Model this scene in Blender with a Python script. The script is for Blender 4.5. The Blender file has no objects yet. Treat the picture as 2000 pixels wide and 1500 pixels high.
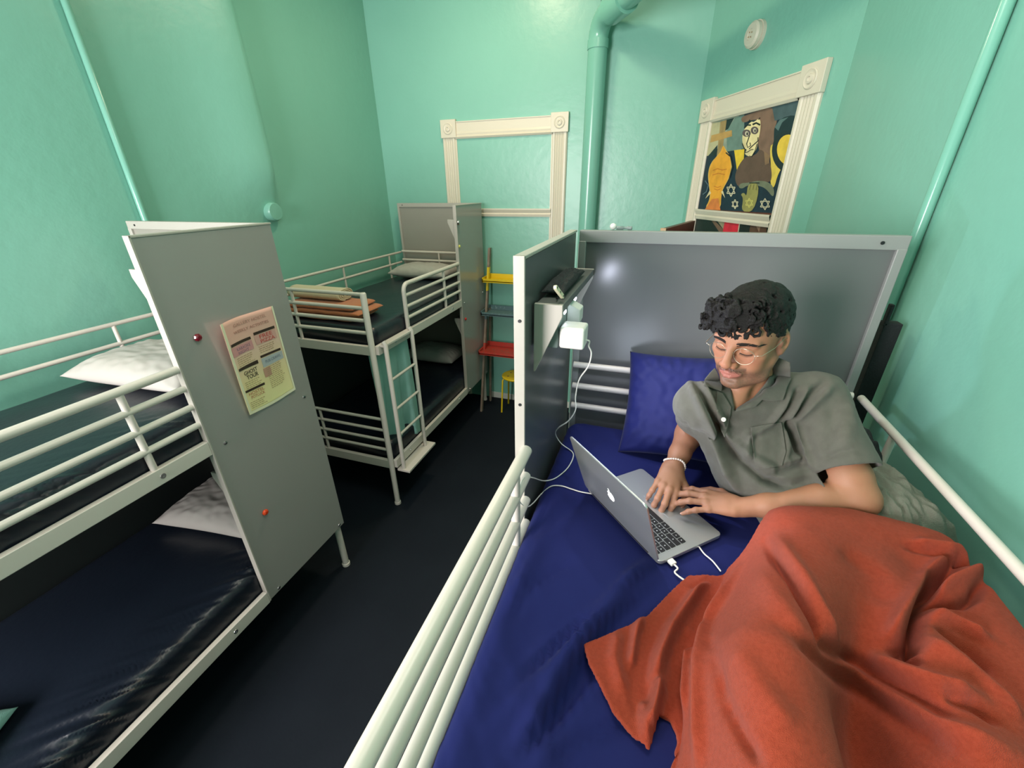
LP = dict(win=235, ceil=26, corner=27, read=1.7, exp=0.06, screen=6, lid=71)
import bpy, bmesh, math, random
import numpy as np
from mathutils import Vector, Matrix, noise
PI = math.pi
S = bpy.context.scene
COL = S.collection
random.seed(7)

# ---------------------------------------------------------------- camera
CAM = dict(f=804.6, p=0.44501, r=-0.0136026, y=-0.329697, H=2.36)
def _rot(p, r, y):
    f = np.array([math.sin(y)*math.cos(p), math.cos(y)*math.cos(p), -math.sin(p)])
    ri = np.array([math.cos(y), -math.sin(y), 0]); up = np.cross(ri, f)
    return ri*math.cos(r)+up*math.sin(r), -ri*math.sin(r)+up*math.cos(r), f
CR = _rot(CAM['p'], CAM['r'], CAM['y'])
C0 = np.array([0, 0, CAM['H']])
def ray(u, v):
    return CR[0]*(u-1000)/CAM['f'] + CR[1]*(750-v)/CAM['f'] + CR[2]
def onz(u, v, z):
    d = ray(u, v); return Vector(C0+(z-C0[2])/d[2]*d)
def onx(u, v, x):
    d = ray(u, v); return Vector(C0+x/d[0]*d)
def ony(u, v, y):
    d = ray(u, v); return Vector(C0+y/d[1]*d)
def at(u, v, depth):
    return Vector(C0+ray(u, v)*depth)

cd = bpy.data.cameras.new('camera'); cam = bpy.data.objects.new('camera', cd); COL.objects.link(cam)
cd.sensor_width = 36; cd.lens = CAM['f']/2000*36; cd.clip_start = 0.02
m = Matrix.Identity(4)
for i in range(3):
    m[i][0] = CR[0][i]; m[i][1] = CR[1][i]; m[i][2] = -CR[2][i]; m[i][3] = C0[i]
cam.matrix_world = m
S.camera = cam

# ---------------------------------------------------------------- materials
def srgb(r, g, b):
    f = lambda c: (c/255/12.92) if c/255 <= .04045 else ((c/255+.055)/1.055)**2.4
    return (f(r), f(g), f(b), 1)
def mat(name, col, rough=.5, metal=0, bump=None, spec=.5, sheen=0, vary=None, coat=0, emit=None, trans=0, sss=0):
    """bump = (scale, strength, detail); vary = (scale, colour2, lo, hi)"""
    M = bpy.data.materials.new(name); M.use_nodes = True
    nt = M.node_tree; b = nt.nodes['Principled BSDF']
    if len(col) == 3: col = (*col, 1)
    b.inputs['Base Color'].default_value = col
    b.inputs['Roughness'].default_value = rough
    b.inputs['Metallic'].default_value = metal
    b.inputs['Specular IOR Level'].default_value = spec
    b.inputs['Sheen Weight'].default_value = sheen
    b.inputs['Coat Weight'].default_value = coat
    b.inputs['Transmission Weight'].default_value = trans
    if sss:
        b.inputs['Subsurface Weight'].default_value = sss
        b.inputs['Subsurface Radius'].default_value = (.01, .004, .002)
    if emit:
        b.inputs['Emission Color'].default_value = (*emit[0], 1); b.inputs['Emission Strength'].default_value = emit[1]
    tc = nt.nodes.new('ShaderNodeTexCoord')
    if vary:
        n = nt.nodes.new('ShaderNodeTexNoise'); n.inputs['Scale'].default_value = vary[0]; n.inputs['Detail'].default_value = 5
        nt.links.new(tc.outputs['Object'], n.inputs['Vector'])
        r = nt.nodes.new('ShaderNodeValToRGB'); r.color_ramp.elements[0].position = vary[2]; r.color_ramp.elements[1].position = vary[3]
        r.color_ramp.elements[0].color = col; r.color_ramp.elements[1].color = vary[1] if len(vary[1]) == 4 else (*vary[1], 1)
        nt.links.new(n.outputs['Fac'], r.inputs['Fac']); nt.links.new(r.outputs['Color'], b.inputs['Base Color'])
    if bump:
        n = nt.nodes.new('ShaderNodeTexNoise'); n.inputs['Scale'].default_value = bump[0]; n.inputs['Detail'].default_value = bump[2]
        nt.links.new(tc.outputs['Object'], n.inputs['Vector'])
        bp = nt.nodes.new('ShaderNodeBump'); bp.inputs['Strength'].default_value = bump[1]; bp.inputs['Distance'].default_value = .01
        nt.links.new(n.outputs['Fac'], bp.inputs['Height']); nt.links.new(bp.outputs['Normal'], b.inputs['Normal'])
    return M

M = {}
M['wall'] = mat('teal_wall_paint', (.20, .47, .38), .34, bump=(14, .22, 6), vary=(1.3, (.215, .49, .40), .35, .65))
M['wall_rough'] = mat('teal_rough_plaster', (.20, .47, .38), .42, bump=(9, .55, 8))
M['ceiling'] = mat('ceiling_paint', (.6, .62, .55), .7)
M['floor'] = mat('navy_floor', (.006, .009, .015), .6, spec=.18, bump=(60, .08, 4), vary=(3, (.008, .0115, .018), .3, .7))
M['white_metal'] = mat('off_white_metal', (.69, .625, .57), .33, bump=(90, .02, 2))
M['white_edge'] = mat('off_white_edge', (.47, .435, .39), .4)
M['panel'] = mat('grey_laminate', (.365, .345, .33), .16, bump=(220, .015, 2))
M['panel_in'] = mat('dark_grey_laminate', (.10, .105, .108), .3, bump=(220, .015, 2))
M['head'] = mat('grey_headboard', (.14, .142, .142), .25)
M['casing'] = mat('cream_casing', (.66, .61, .50), .4)
M['base_white'] = mat('white_baseboard', (.6, .62, .56), .5)
M['mattress'] = mat('navy_vinyl', (.008, .012, .021), .34, bump=(40, .1, 4))
M['sheet'] = mat('royal_blue_sheet', (.009, .014, .105), .8, spec=.2, bump=(700, .05, 2), sheen=.03)
M['pillow'] = mat('white_cotton', (.46, .43, .40), .8, bump=(500, .06, 2))
M['blue_pillow'] = mat('navy_blue_cotton', (.008, .012, .10), .65, spec=.25, bump=(500, .05, 2), sheen=.05)
M['rust'] = mat('rust_fleece', (.39, .060, .029), .95, spec=.1, bump=(900, .55, 2), sheen=.1, vary=(150, (.34, .050, .023), .4, .66))
M['cream_blanket'] = mat('cream_fleece', (.62, .52, .34), .9, bump=(400, .4, 3), sheen=.3)
M['orange_blanket'] = mat('orange_fleece', (.50, .15, .05), .9, bump=(400, .4, 3), sheen=.3)
M['yellow'] = mat('yellow_paint', (.78, .55, .01), .4)
M['redpaint'] = mat('red_paint', (.50, .045, .03), .4, vary=(30, (.30, .10, .06), .55, .7))
M['greyblue'] = mat('grey_blue_paint', (.10, .18, .19), .4, vary=(35, (.25, .33, .33), .6, .72))
M['oldwood'] = mat('weathered_grey_wood', (.22, .16, .12), .6, vary=(12, (.30, .25, .2), .4, .7))
M['brownwood'] = mat('dark_red_brown_wood', (.085, .022, .014), .4, vary=(8, (.12, .035, .02), .4, .7))
M['palewood'] = mat('pale_wood', (.45, .28, .15), .5)
M['steel'] = mat('steel', (.5, .5, .5), .3, 1)
M['black'] = mat('black_plastic', (.008, .008, .01), .45)
M['teal_cloth'] = mat('pale_teal_cloth', (.30, .55, .50), .85, bump=(300, .2, 3))
M['dark_cloth'] = mat('black_cloth', (.012, .014, .016), .8, bump=(150, .3, 3))
M['grey_cloth'] = mat('grey_green_cloth', (.17, .175, .14), .9, bump=(300, .3, 3))
M['gem_dark'] = mat('dark_red_gem', (.18, .008, .02), .12, coat=.5)
M['gem_orange'] = mat('orange_red_gem', (.75, .06, .01), .12, coat=.5)
M['white_plastic'] = mat('white_plastic', (.75, .74, .70), .35)
M['grey_plastic'] = mat('grey_plastic', (.20, .25, .24), .3)

# ---------------------------------------------------------------- mesh helpers
class MB:
    def __init__(s): s.v = []; s.f = []; s.mi = []
    def add(s, vs, fs, mi=0):
        o = len(s.v); s.v += [tuple(x) for x in vs]; s.f += [tuple(i+o for i in f) for f in fs]; s.mi += [mi]*len(fs); return s
    def box(s, lo, hi, mi=0):
        (a, b, c), (d, e, f) = lo, hi
        a, d = min(a, d), max(a, d); b, e = min(b, e), max(b, e); c, f = min(c, f), max(c, f)
        return s.add([(a,b,c),(d,b,c),(d,e,c),(a,e,c),(a,b,f),(d,b,f),(d,e,f),(a,e,f)],
                     [(0,3,2,1),(4,5,6,7),(0,1,5,4),(1,2,6,5),(2,3,7,6),(3,0,4,7)], mi)
    def tube(s, pts, r, seg=12, mi=0, closed=False, cap=True):
        pts = [Vector(p) for p in pts]; n = len(pts)
        rs = r if isinstance(r, (list, tuple)) else [r]*n
        T = []
        for i in range(n):
            if closed: t = pts[(i+1) % n]-pts[i-1]
            else: t = pts[min(i+1, n-1)]-pts[max(i-1, 0)]
            T.append(t.normalized())
        a = Vector((0,0,1)) if abs(T[0].z) < .9 else Vector((1,0,0))
        u = T[0].cross(a).normalized(); vs = []
        for i in range(n):
            u = (u-T[i]*u.dot(T[i])).normalized(); w = T[i].cross(u)
            for k in range(seg):
                q = 2*PI*k/seg; vs.append(pts[i]+(u*math.cos(q)+w*math.sin(q))*rs[i])
        fs = []
        for i in range(n if closed else n-1):
            j = (i+1) % n
            for k in range(seg):
                k2 = (k+1) % seg
                fs.append((i*seg+k, i*seg+k2, j*seg+k2, j*seg+k))
        if cap and not closed:
            fs.append(tuple(range(seg-1, -1, -1))); fs.append(tuple((n-1)*seg+k for k in range(seg)))
        return s.add(vs, fs, mi)
    def prism(s, poly, d, mi=0):
        """poly = list of 3D points (planar); extrude by vector d"""
        n = len(poly); d = Vector(d); p = [Vector(x) for x in poly]
        vs = p+[x+d for x in p]
        fs = [tuple(range(n-1, -1, -1)), tuple(range(n, 2*n))]+[(i, (i+1) % n, n+(i+1) % n, n+i) for i in range(n)]
        return s.add(vs, fs, mi)
    def lathe(s, prof, c, axis=(0,0,1), seg=32, mi=0):
        ax = Vector(axis).normalized(); a = Vector((0,0,1)) if abs(ax.z) < .9 else Vector((1,0,0))
        u = ax.cross(a).normalized(); w = ax.cross(u); c = Vector(c); vs = []; n = len(prof)
        for r, h in prof:
            for k in range(seg):
                q = 2*PI*k/seg; vs.append(c+ax*h+(u*math.cos(q)+w*math.sin(q))*r)
        fs = [(i*seg+k, i*seg+(k+1) % seg, (i+1)*seg+(k+1) % seg, (i+1)*seg+k) for i in range(n-1) for k in range(seg)]
        fs.append(tuple(range(seg-1, -1, -1))); fs.append(tuple((n-1)*seg+k for k in range(seg)))
        return s.add(vs, fs, mi)
    def grid(s, P, mi=0, closed_u=False):
        """P[i][j] points"""
        n = len(P); k = len(P[0]); vs = [p for row in P for p in row]; fs = []
        for i in range(n if closed_u else n-1):
            for j in range(k-1):
                fs.append((i*k+j, ((i+1) % n)*k+j, ((i+1) % n)*k+j+1, i*k+j+1))
        return s.add(vs, fs, mi)
    def build(s, name, mats, parent=None, smooth=False, bevel=0, seg=2, recalc=True, sharp=None):
        me = bpy.data.meshes.new(name)
        org = Vector((0,0,0))
        if parent is not None:
            q = parent
            while q is not None: org += q.location; q = q.parent
        me.from_pydata([tuple(Vector(v)-org) for v in s.v], [], s.f)
        if not isinstance(mats, (list, tuple)): mats = [mats]
        for x in mats: me.materials.append(x)
        me.polygons.foreach_set('material_index', s.mi)
        if recalc:
            bm = bmesh.new(); bm.from_mesh(me); bmesh.ops.recalc_face_normals(bm, faces=bm.faces); bm.to_mesh(me); bm.free()
        if smooth: me.polygons.foreach_set('use_smooth', [True]*len(me.polygons))
        o = bpy.data.objects.new(name, me); COL.objects.link(o)
        if parent is not None: o.parent = parent
        if bevel:
            b = o.modifiers.new('bevel', 'BEVEL'); b.width = bevel; b.segments = seg; b.limit_method = 'ANGLE'; b.angle_limit = math.radians(40)
            me.polygons.foreach_set('use_smooth', [True]*len(me.polygons))
            w = o.modifiers.new('wn', 'WEIGHTED_NORMAL')
        elif smooth and sharp:
            me.set_sharp_from_angle(angle=math.radians(sharp))
        me.update()
        return o

def thing(name, label, cat, loc=(0,0,0), group=None):
    o = bpy.data.objects.new(name, None); COL.objects.link(o); o.location = loc; o.empty_display_size = .1
    o['label'] = label; o['category'] = cat
    if group: o['group'] = group
    return o
def tag(o, label, cat, group=None):
    o['label'] = label; o['category'] = cat
    if group: o['group'] = group
    return o
def struct(o): o['kind'] = 'structure'; return o
def recentre(o):
    """move a top-level mesh's origin to the middle of its base"""
    me = o.data; n = len(me.vertices); a = np.empty(n*3); me.vertices.foreach_get('co', a); a = a.reshape(-1, 3)
    c = (a.min(0)+a.max(0))/2; c[2] = a[:, 2].min(); a -= c
    me.vertices.foreach_set('co', a.ravel()); me.update(); o.location = c
    return o
def text_shape(body, size=1.0, spacing=1.0, bold=0.0):
    """flat letter shapes of the built-in font as (verts2d, faces)"""
    cu = bpy.data.curves.new('t', 'FONT'); cu.body = body; cu.size = size; cu.space_character = spacing; cu.offset = bold
    cu.resolution_u = 3
    o = bpy.data.objects.new('t', cu); COL.objects.link(o)
    dg = bpy.context.evaluated_depsgraph_get(); dg.update()
    me = o.evaluated_get(dg).to_mesh()
    v = [(x.co.x, x.co.y) for x in me.vertices]; f = [tuple(p.vertices) for p in me.polygons]
    o.evaluated_get(dg).to_mesh_clear()
    bpy.data.objects.remove(o); bpy.data.curves.remove(cu)
    return v, f
def fbm(p, sc, oct=3):
    return noise.fractal(Vector(p)*sc, 1.0, 2.0, oct)
# ---------------------------------------------------------------- room
XL, XR, YB, YR, ZC = -2.87, .81, 4.27, -1.9, 4.25
CA = Vector((.182, YB)); CB = Vector((.81, 2.98))      # the slanted corner wall runs from CA to CB
MB().box((XL-.1, YR-.1, -.1), (XR+.1, YB+.1, 0)).build('floor', M['floor'])['kind'] = 'structure'
MB().box((XL-.1, YR-.1, ZC), (XR+.1, YB+.1, ZC+.1)).build('ceiling', M['ceiling'])['kind'] = 'structure'
# left wall with the long plastered-over swelling of a buried pipe
def bulge(y, z):
    d = y-(2.70+.012*math.sin(z*3))
    g = math.exp(-(d/.30)**2) if d < 0 else math.exp(-(d/.055)**2)
    k = min(1, max(0, (z-2.15)/.35))
    return .085*g*k + .004*noise.noise(Vector((y*1.7, z*1.1, 3)))
P = []
ys = [YR+(YB-YR)*i/240 for i in range(241)]
zs = [ZC*i/60 for i in range(61)]
P = [[(XL+bulge(y, z), y, z) for z in zs] for y in ys]
w = MB().grid(P); w.box((XL-.1, YR-.1, 0), (XL-.02, YB+.1, ZC))
struct(w.build('wall_left', M['wall'], smooth=True, recalc=False, sharp=50))
struct(MB().box((XL-.1, YB, 0), (CA.x, YB+.1, ZC)).build('wall_back', M['wall']))
wd = (CB-CA).normalized(); wn = Vector((-wd.y, wd.x)); wn = wn if wn.dot(Vector((-1, -1))) > 0 else -wn   # wn points into the room
def W(a, z, off=0):
    q = CA+wd*a+wn*off; return Vector((q.x, q.y, z))
wl = (CB-CA).length
struct(MB().prism([W(-.0, 0), W(wl, 0), W(wl, 0, -.1), W(-.0, 0, -.1)], (0, 0, ZC)).build('wall_corner', M['wall_rough']))
struct(MB().box((XR, YR-.1, 0), (XR+.1, CB.y+.0, ZC)).build('wall_right', M['wall']))
# rear wall behind the camera with the daylight window
wy = (-2.65, -1.35); wz = (1.45, 3.15)
r = MB()
r.box((XL-.1, YR-.12, 0), (wy[0], YR, ZC)); r.box((wy[1], YR-.12, 0), (XR+.1, YR, ZC))
r.box((wy[0], YR-.12, 0), (wy[1], YR, wz[0])); r.box((wy[0], YR-.12, wz[1]), (wy[1], YR, ZC))
struct(r.build('wall_rear', M['wall']))
w2 = thing('window_2', 'daylight window behind the viewer', 'window', ((wy[0]+wy[1])/2, YR, wz[0])); struct(w2)
del w2['label'], w2['category']
fr = MB()
for a, b in (((wy[0]-.08, wz[0]-.08), (wy[0], wz[1]+.08)), ((wy[1], wz[0]-.08), (wy[1]+.08, wz[1]+.08)), ((wy[0], wz[1]), (wy[1], wz[1]+.08)), ((wy[0], wz[0]-.08), (wy[1], wz[0])), ((wy[0], 2.28), (wy[1], 2.33))):
    fr.box((a[0], YR-.03, a[1]), (b[0], YR+.03, b[1]))
fr.build('window_frame', M['casing'], w2, bevel=.005)
struct(MB().box((-1.75, YB-.018, 0), (CA.x-.02, YB, .075)).build('baseboard_back', M['base_white'], bevel=.004))

# white casing helper: builds fluted boards, corner rosettes and a mid rail on a wall given by a mapping F(a, z, off)
def casing(root, F, a0, a1, z0, z1, zr, wd_=.115):
    def flute(p0, p1, name):
        mb = MB(); (a, z), (b, c) = p0, p1; vert = (c-z) > (b-a)
        n = 6; prof = [(0, .012), (.06, .022), (.16, .022), (.22, .014), (.30, .02), (.38, .014), (.46, .02), (.54, .014), (.62, .02), (.70, .014), (.80, .024), (.92, .024), (1, .012)]
        rows = []
        for t, h in [(0, 0)]+prof+[(1, 0)]:
            if vert: rows.append([F(a+(b-a)*t, z, h), F(a+(b-a)*t, c, h)])
            else: rows.append([F(a, z+(c-z)*t, h), F(b, z+(c-z)*t, h)])
        mb.grid(rows); return mb.build(name, M['casing'], root, recalc=True)
    flute((a0, z0), (a0+wd_, z1-.135), 'side_board')
    flute((a1-wd_, z0), (a1, z1-.135), 'side_board')
    mb = MB()
    rows = []
    for t, h in [(0, 0), (0, .02), (.1, .03), (.2, .018), (.3, .022), (.42, .016), (.95, .016), (.95, .022), (1, .022), (1, 0)]:
        z = z1-.16+.145*t; rows.append([F(a0+wd_, z, h), F(a1-wd_, z, h)])
    mb.grid(rows).build('head_board', M['casing'], root)
    bw = wd_+.022
    for a in (a0-.008, a1+.008-bw):
        q = MB().prism([F(a, z1-.15, 0), F(a+bw, z1-.15, 0), F(a+bw, z1+.004, 0), F(a, z1+.004, 0)], F(0, 0, .034)-F(0, 0, 0)).build('rosette_block', M['casing'], root, bevel=.004)
        ax = (F(0, 0, 1)-F(0, 0, 0)).normalized()
        MB().lathe([(.05, 0), (.05, .004), (.044, .008), (.036, .004), (.026, .004), (.022, .012), (.012, .014), (.008, .008), (.001, .008)], F(a+bw/2, z1-.073, .033), ax, 28).build('rosette', M['casing'], q, smooth=True, sharp=40)
    if zr:
        mb = MB(); rows = []
        for t, h in [(0, 0), (0, .018), (.3, .024), (.45, .016), (.6, .022), (.85, .03), (1, .03), (1, 0)]:
            z = zr-.07+.075*t; rows.append([F(a0+wd_-.004, z, h), F(a1-wd_+.004, z, h)])
        mb.grid(rows).build('mid_rail', M['casing'], root)
# painted-over doorway in the back wall
d1 = thing('door_1', '', '', (-1.52, YB, 0)); struct(d1); del d1['label'], d1['category']
FB = lambda a, z, off: Vector((a, YB-off, z))
casing(d1, FB, -2.145, -.895, 0, 2.955, 2.165, .14)
MB().prism([FB(-2.03, 0, 0), FB(-1.01, 0, 0), FB(-1.01, 2.80, 0), FB(-2.03, 2.80, 0)], (0, -.006, 0)).build('door_panel', M['wall'], d1)
st = MB()
for a, b in ((-2.03, -1.995), (-1.045, -1.01)): st.prism([FB(a, 0, 0), FB(b, 0, 0), FB(b, 2.80, 0), FB(a, 2.80, 0)], (0, -.012, 0))
st.build('door_stop', M['casing'], d1)
# cased window in the corner wall with a painting in the upper half
w1 = thing('window_1', '', '', W(.7, 0)); struct(w1); del w1['label'], w1['category']
FW = lambda a, z, off: W(a, z, off)
casing(w1, FW, .085, 1.30, .8, 2.955, 2.175, .158)
c0 = np.array(CA); n2 = np.array(wn)
def onw(u, v, off=0):
    d = ray(u, v); t = (n2 @ c0+off)/(n2 @ d[:2]); return Vector(C0+t*d)

# pipes
M['pipe'] = mat('teal_pipe_gloss', (.19, .455, .365), .22)
pz = 3.56; px, py = -.66, 4.185
hd = Vector((.56, -.83, .02)).normalized()
pts = [Vector((px, py, .0)), Vector((px, py, 3.42))]
for k in range(1, 9):
    q = PI/2*k/8; pts.append(Vector((px, py, 3.42))+hd*(.13*(1-math.cos(q)))+Vector((0, 0, .13*math.sin(q))))
e = pts[-1]; pts.append(e+hd*2.2)
pp = thing('drain_pipe', 'fat teal painted pipe climbing the back wall and bending overhead', 'pipe', (px, py, 0))
MB().tube(pts, .078, 28).build('pipe_run', M['pipe'], pp, smooth=True, sharp=60)
MB().tube([e+hd*.07, e+hd*.3], .098, 28).build('coupling', M['pipe'], pp, smooth=True, sharp=50)
MB().tube([pts[1]-Vector((0, 0, .06)), pts[1]+Vector((0, 0, .0))], .084, 28).build('collar', M['pipe'], pp, smooth=True, sharp=50)
MB().box((e.x+.13, e.y-.20, e.z+.085), (e.x+.17, e.y-.16, e.z+.11)).build('hanger', M['brownwood'], pp)
MB().tube([(px+.02, py-.03, 3.60), (px+.0, py-.02, ZC)], .012, 10).build('hanger_rod', M['black'], pp)
tag(recentre(MB().tube([(XL+.02, 1.765, 0), (XL+.02, 1.765, ZC)], .017, 14).build('conduit', M['pipe'], smooth=True)), 'thin teal conduit running up the left wall behind the left bunk', 'pipe')
tag(recentre(MB().tube([(XR-.02, 1.75, 0), (XR-.02, 1.75, ZC)], .017, 14).build('conduit', M['pipe'], smooth=True)), 'thin teal conduit running up the right wall beside the headboard', 'pipe')
# round detectors
dt = tag(recentre(MB().lathe([(.066, 0), (.066, .05), (.058, .062), (.001, .064)], (XL+.005, 2.665, 2.215), (1, 0, 0), 36).build('wall_disc', M['wall'], smooth=True, sharp=35)), 'round teal painted disc on the left wall above the left bunk', 'detector')
q = W(.605, 3.235)
dt = thing('smoke_detector', 'round white smoke detector high above the cased painting', 'detector', q)
ax = Vector((wn.x, wn.y, 0))
MB().lathe([(.078, 0), (.078, .02), (.001, .021)], q, ax, 40).build('base_plate', M['casing'], dt, smooth=True, sharp=35)
MB().lathe([(.072, .022), (.072, .045), (.060, .056), (.03, .058), (.028, .053), (.001, .053)], q, ax, 40).build('cover', M['casing'], dt, smooth=True, sharp=35)
for k in range(4):
    an = .6+k*PI/2; t = Vector((wd.x, wd.y, 0)); p_ = q+ax*.057+(t*math.cos(an)+Vector((0, 0, 1))*math.sin(an))*.017
    MB().lathe([(.004, 0), (.004, .002)], p_, ax, 10).build('vent_hole', M['palewood'], dt)
# ---------------------------------------------------------------- bunks
M['head_lit'] = mat('lit_grey_headboard', (.30, .285, .25), .35)  # same headboard, colour lightened to make up for the weak light there
M['frame_light'] = mat('light_metal_frame', (.42, .40, .36), .4)
M['under_shade'] = mat('near_black_shade', (.010, .014, .014), .55)
M['hframe'] = mat('grey_metal_frame', (.26, .265, .255), .35)
def bunk(label, x0, s, yh, wpost, ladder=False, group=None, p0=.004, p1=.602, th=.030, ug=.016):
    T = lambda u, w, z: Vector((x0+s*u, yh-w, z))
    root = thing('bunk_bed', label, 'bunk bed', T(.5, 1.0, 0), group)
    WM = M['white_metal']
    def tb(name, pts, r, seg=14, mt=None): return MB().tube([T(*p) for p in pts], r, seg).build(name, mt or WM, root, smooth=True, sharp=60)
    def bx(name, a, b, mt=None, bv=.003): return MB().box(T(*a), T(*b)).build(name, mt or WM, root, bevel=bv)
    for u, w, h in ((.045, .03 if s < 0 else -.026, 2.18), (.955, -.026, 2.18), (.045, 1.97, 1.755), (.955, 1.97, 1.755)):
        p = tb('corner_post', [(u, w, .012), (u, w, h-.008), (u, w, h)], [.021, .021, .016], mt=M['hframe'] if s > 0 and w < 1 else None)  # right bunk head posts coloured grey to carry their shade
        MB().lathe([(.026, 0), (.026, .02), (.021, .022)], T(u, w, 0), (0, 0, 1), 18).build('foot_cap', WM, p, smooth=True, sharp=40)
    # side panel on the aisle
    sp = MB().box(T(0.002, p0, .372), T(th-.004, p1-.006, 2.222)).build('side_panel', M['panel'], root, bevel=.001)
    MB().box(T(-.001, p1-.008, .368), T(th, p1, 2.226)).box(T(-.001, p0-.004, 2.218), T(th, p1-.002, 2.226)).build('panel_edging', M['white_edge'], sp, bevel=.0015)
    if s > 0:
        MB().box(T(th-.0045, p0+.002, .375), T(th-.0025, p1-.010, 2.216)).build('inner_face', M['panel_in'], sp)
    for w, z in ((.06, 1.338), (.535, 1.338), (.045, .392), (.535, .392)):
        MB().lathe([(.009, 0), (.008, .004), (.003, .006)], T(.002, w, z), (-s, 0, 0), 14).build('screw', M['steel'], sp, smooth=True, sharp=30)
    if s > 0:
        for z in (2.08, 1.86):
            MB().lathe([(.004, 0), (.004, .002)], T(.014, p1, z), (0, -1, 0), 10).build('screw_hole', M['black'], sp)
    # headboard
    hb = MB().box(T(.05, .012, .42), T(.95, .02, 2.21)).build('headboard', M['head'] if s > 0 else M['head_lit'], root)
    bx('shade_panel', (.966, .06, .44), (.974, 1.95, 1.31), M['under_shade'], .001)  # added dark sheet in place of the shade on the wall under the upper bunk
    h = MB()
    for a, b in (((.035, 0, 2.185), (.965, .03, 2.225)), ((.035, 0, .40), (.06, .032, 2.19)), ((.94, 0, .40), (.965, .032, 2.19)), ((.05, 0, .40), (.95, .03, .44)), ((.05, 0, 1.30), (.95, .03, 1.34))):
        h.box(T(*a), T(*b))
    h.build('headboard_frame', M['hframe'] if s > 0 else M['frame_light'], hb, bevel=.003)
    MB().lathe([(.005, 0), (.005, .002)], T(.90, .031, 2.205), (0, -1, 0), 10).build('screw_hole', M['black'], hb)
    # beams
    for z0, z1 in ((1.318, 1.385), (.362, .435)):
        sr = bx('side_rail', (.0, p1, z0), (.028, 1.96, z1))
        for w in (.80, 1.75):
            MB().lathe([(.011, 0), (.010, .003), (.004, .003), (.004, .001)], T(.0, w, (z0+z1)/2), (-s, 0, 0), 16).build('bolt', M['steel'], sr, smooth=True, sharp=30)
        bx('side_rail', (.972, .03, z0), (1.0, 1.96, z1))
        bx('end_rail', (.045, 1.955, z0), (.955, 1.985, z1)); bx('end_rail', (.045, .032, z0), (.955, .055, z1))
        q = MB()
        for k in range(13): q.box(T(.03, .10+k*.145, z0+.02), T(.97, .19+k*.145, z0+.04))
        q.build('slats', M['black'], root)
    # head bars
    for z in (1.737, 1.648, 1.56): tb('head_bar', [(.045, .055, z), (.955, .055, z)], .012)
    tb('head_bar_post', [(.5, .057, 1.34), (.5, .057, 1.737)], .009)
    # aisle guard: the top rail bends down into the hoop
    hw = 1.545; rr = .055; pts = [(ug, p1-.002, 1.722), (ug, hw-rr, 1.722)]
    for k in range(1, 8):
        q = PI/2*k/7; pts.append((ug, hw-rr+rr*math.sin(q), 1.722-rr+rr*math.cos(q)))
    pts.append((ug, hw, 1.38))
    tb('guard_hoop', pts, .0165, 16)
    for z in (1.638, 1.553, 1.468): tb('guard_rail', [(ug, p1-.002, z), (ug, hw, z)], .0135)
    tb('guard_post', [(ug, wpost, 1.38), (ug, wpost, 1.722)], .0125)
    # wall side guard
    for z in (1.722, 1.615): tb('wall_guard_rail', [(.992, .03, z), (.992, 1.97, z)], .0115)
    for w in (.26, 1.0, 1.72): tb('wall_guard_post', [(.992, w, 1.38), (.992, w, 1.722)], .010)
    # foot rails
    for z in (1.742, 1.65, 1.565, 1.478): tb('foot_rail', [(.045, 1.97, z), (.955, 1.97, z)], .013)
    tb('foot_post', [(.64, 1.97, 1.38), (.64, 1.97, 1.742)], .011)
    for z in (.80, .705, .615, .53): tb('foot_rail', [(.045, 1.97, z), (.955, 1.97, z)], .012)
    tb('foot_post', [(.64, 1.97, .43), (.64, 1.97, .80)], .011)
    # shelves with their triangular brackets
    su = .100
    for zt in (2.105, 1.185):
        sh = bx('shelf', (.032, .075, zt-.02), (su, .57, zt), M['shelf'], .002)
        for w in (.075, .57):
            br = MB().prism([T(.030, w, zt+.001), T(su, w, zt+.001), T(su, w, zt-.028), T(.034, w, zt-.178), T(.030, w, zt-.178)], (0, -.012, 0)).build('bracket', M['white_edge'], sh, bevel=.001)
    if ladder:
        la = MB()
        ld = bx('ladder_step', (-.10, 1.52, .325), (.012, 1.95, .345))
        for w in (1.585, 1.925):
            tb('ladder_rail', [(-.02, w, 1.41), (-.035, w, 1.39), (-.035, w, .345)], .016)
        for z in (1.115, .873, .652): tb('ladder_rung', [(-.035, 1.585, z), (-.035, 1.925, z)], .0105)
        bx('ladder_bracket', (-.04, 1.57, 1.372), (.02, 1.94, 1.39))
    return root
M['shelf'] = mat('dark_shelf', (.11, .115, .11), .4)
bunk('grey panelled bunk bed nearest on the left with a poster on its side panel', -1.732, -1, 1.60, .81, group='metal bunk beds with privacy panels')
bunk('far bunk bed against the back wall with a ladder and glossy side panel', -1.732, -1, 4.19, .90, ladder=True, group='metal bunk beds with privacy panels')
bunk('bunk bed on the right where the person lies on blue sheets', -.295, 1, 1.53, .74, p0=.028, p1=.648, th=.026, ug=.030, group='metal bunk beds with privacy panels')

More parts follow.
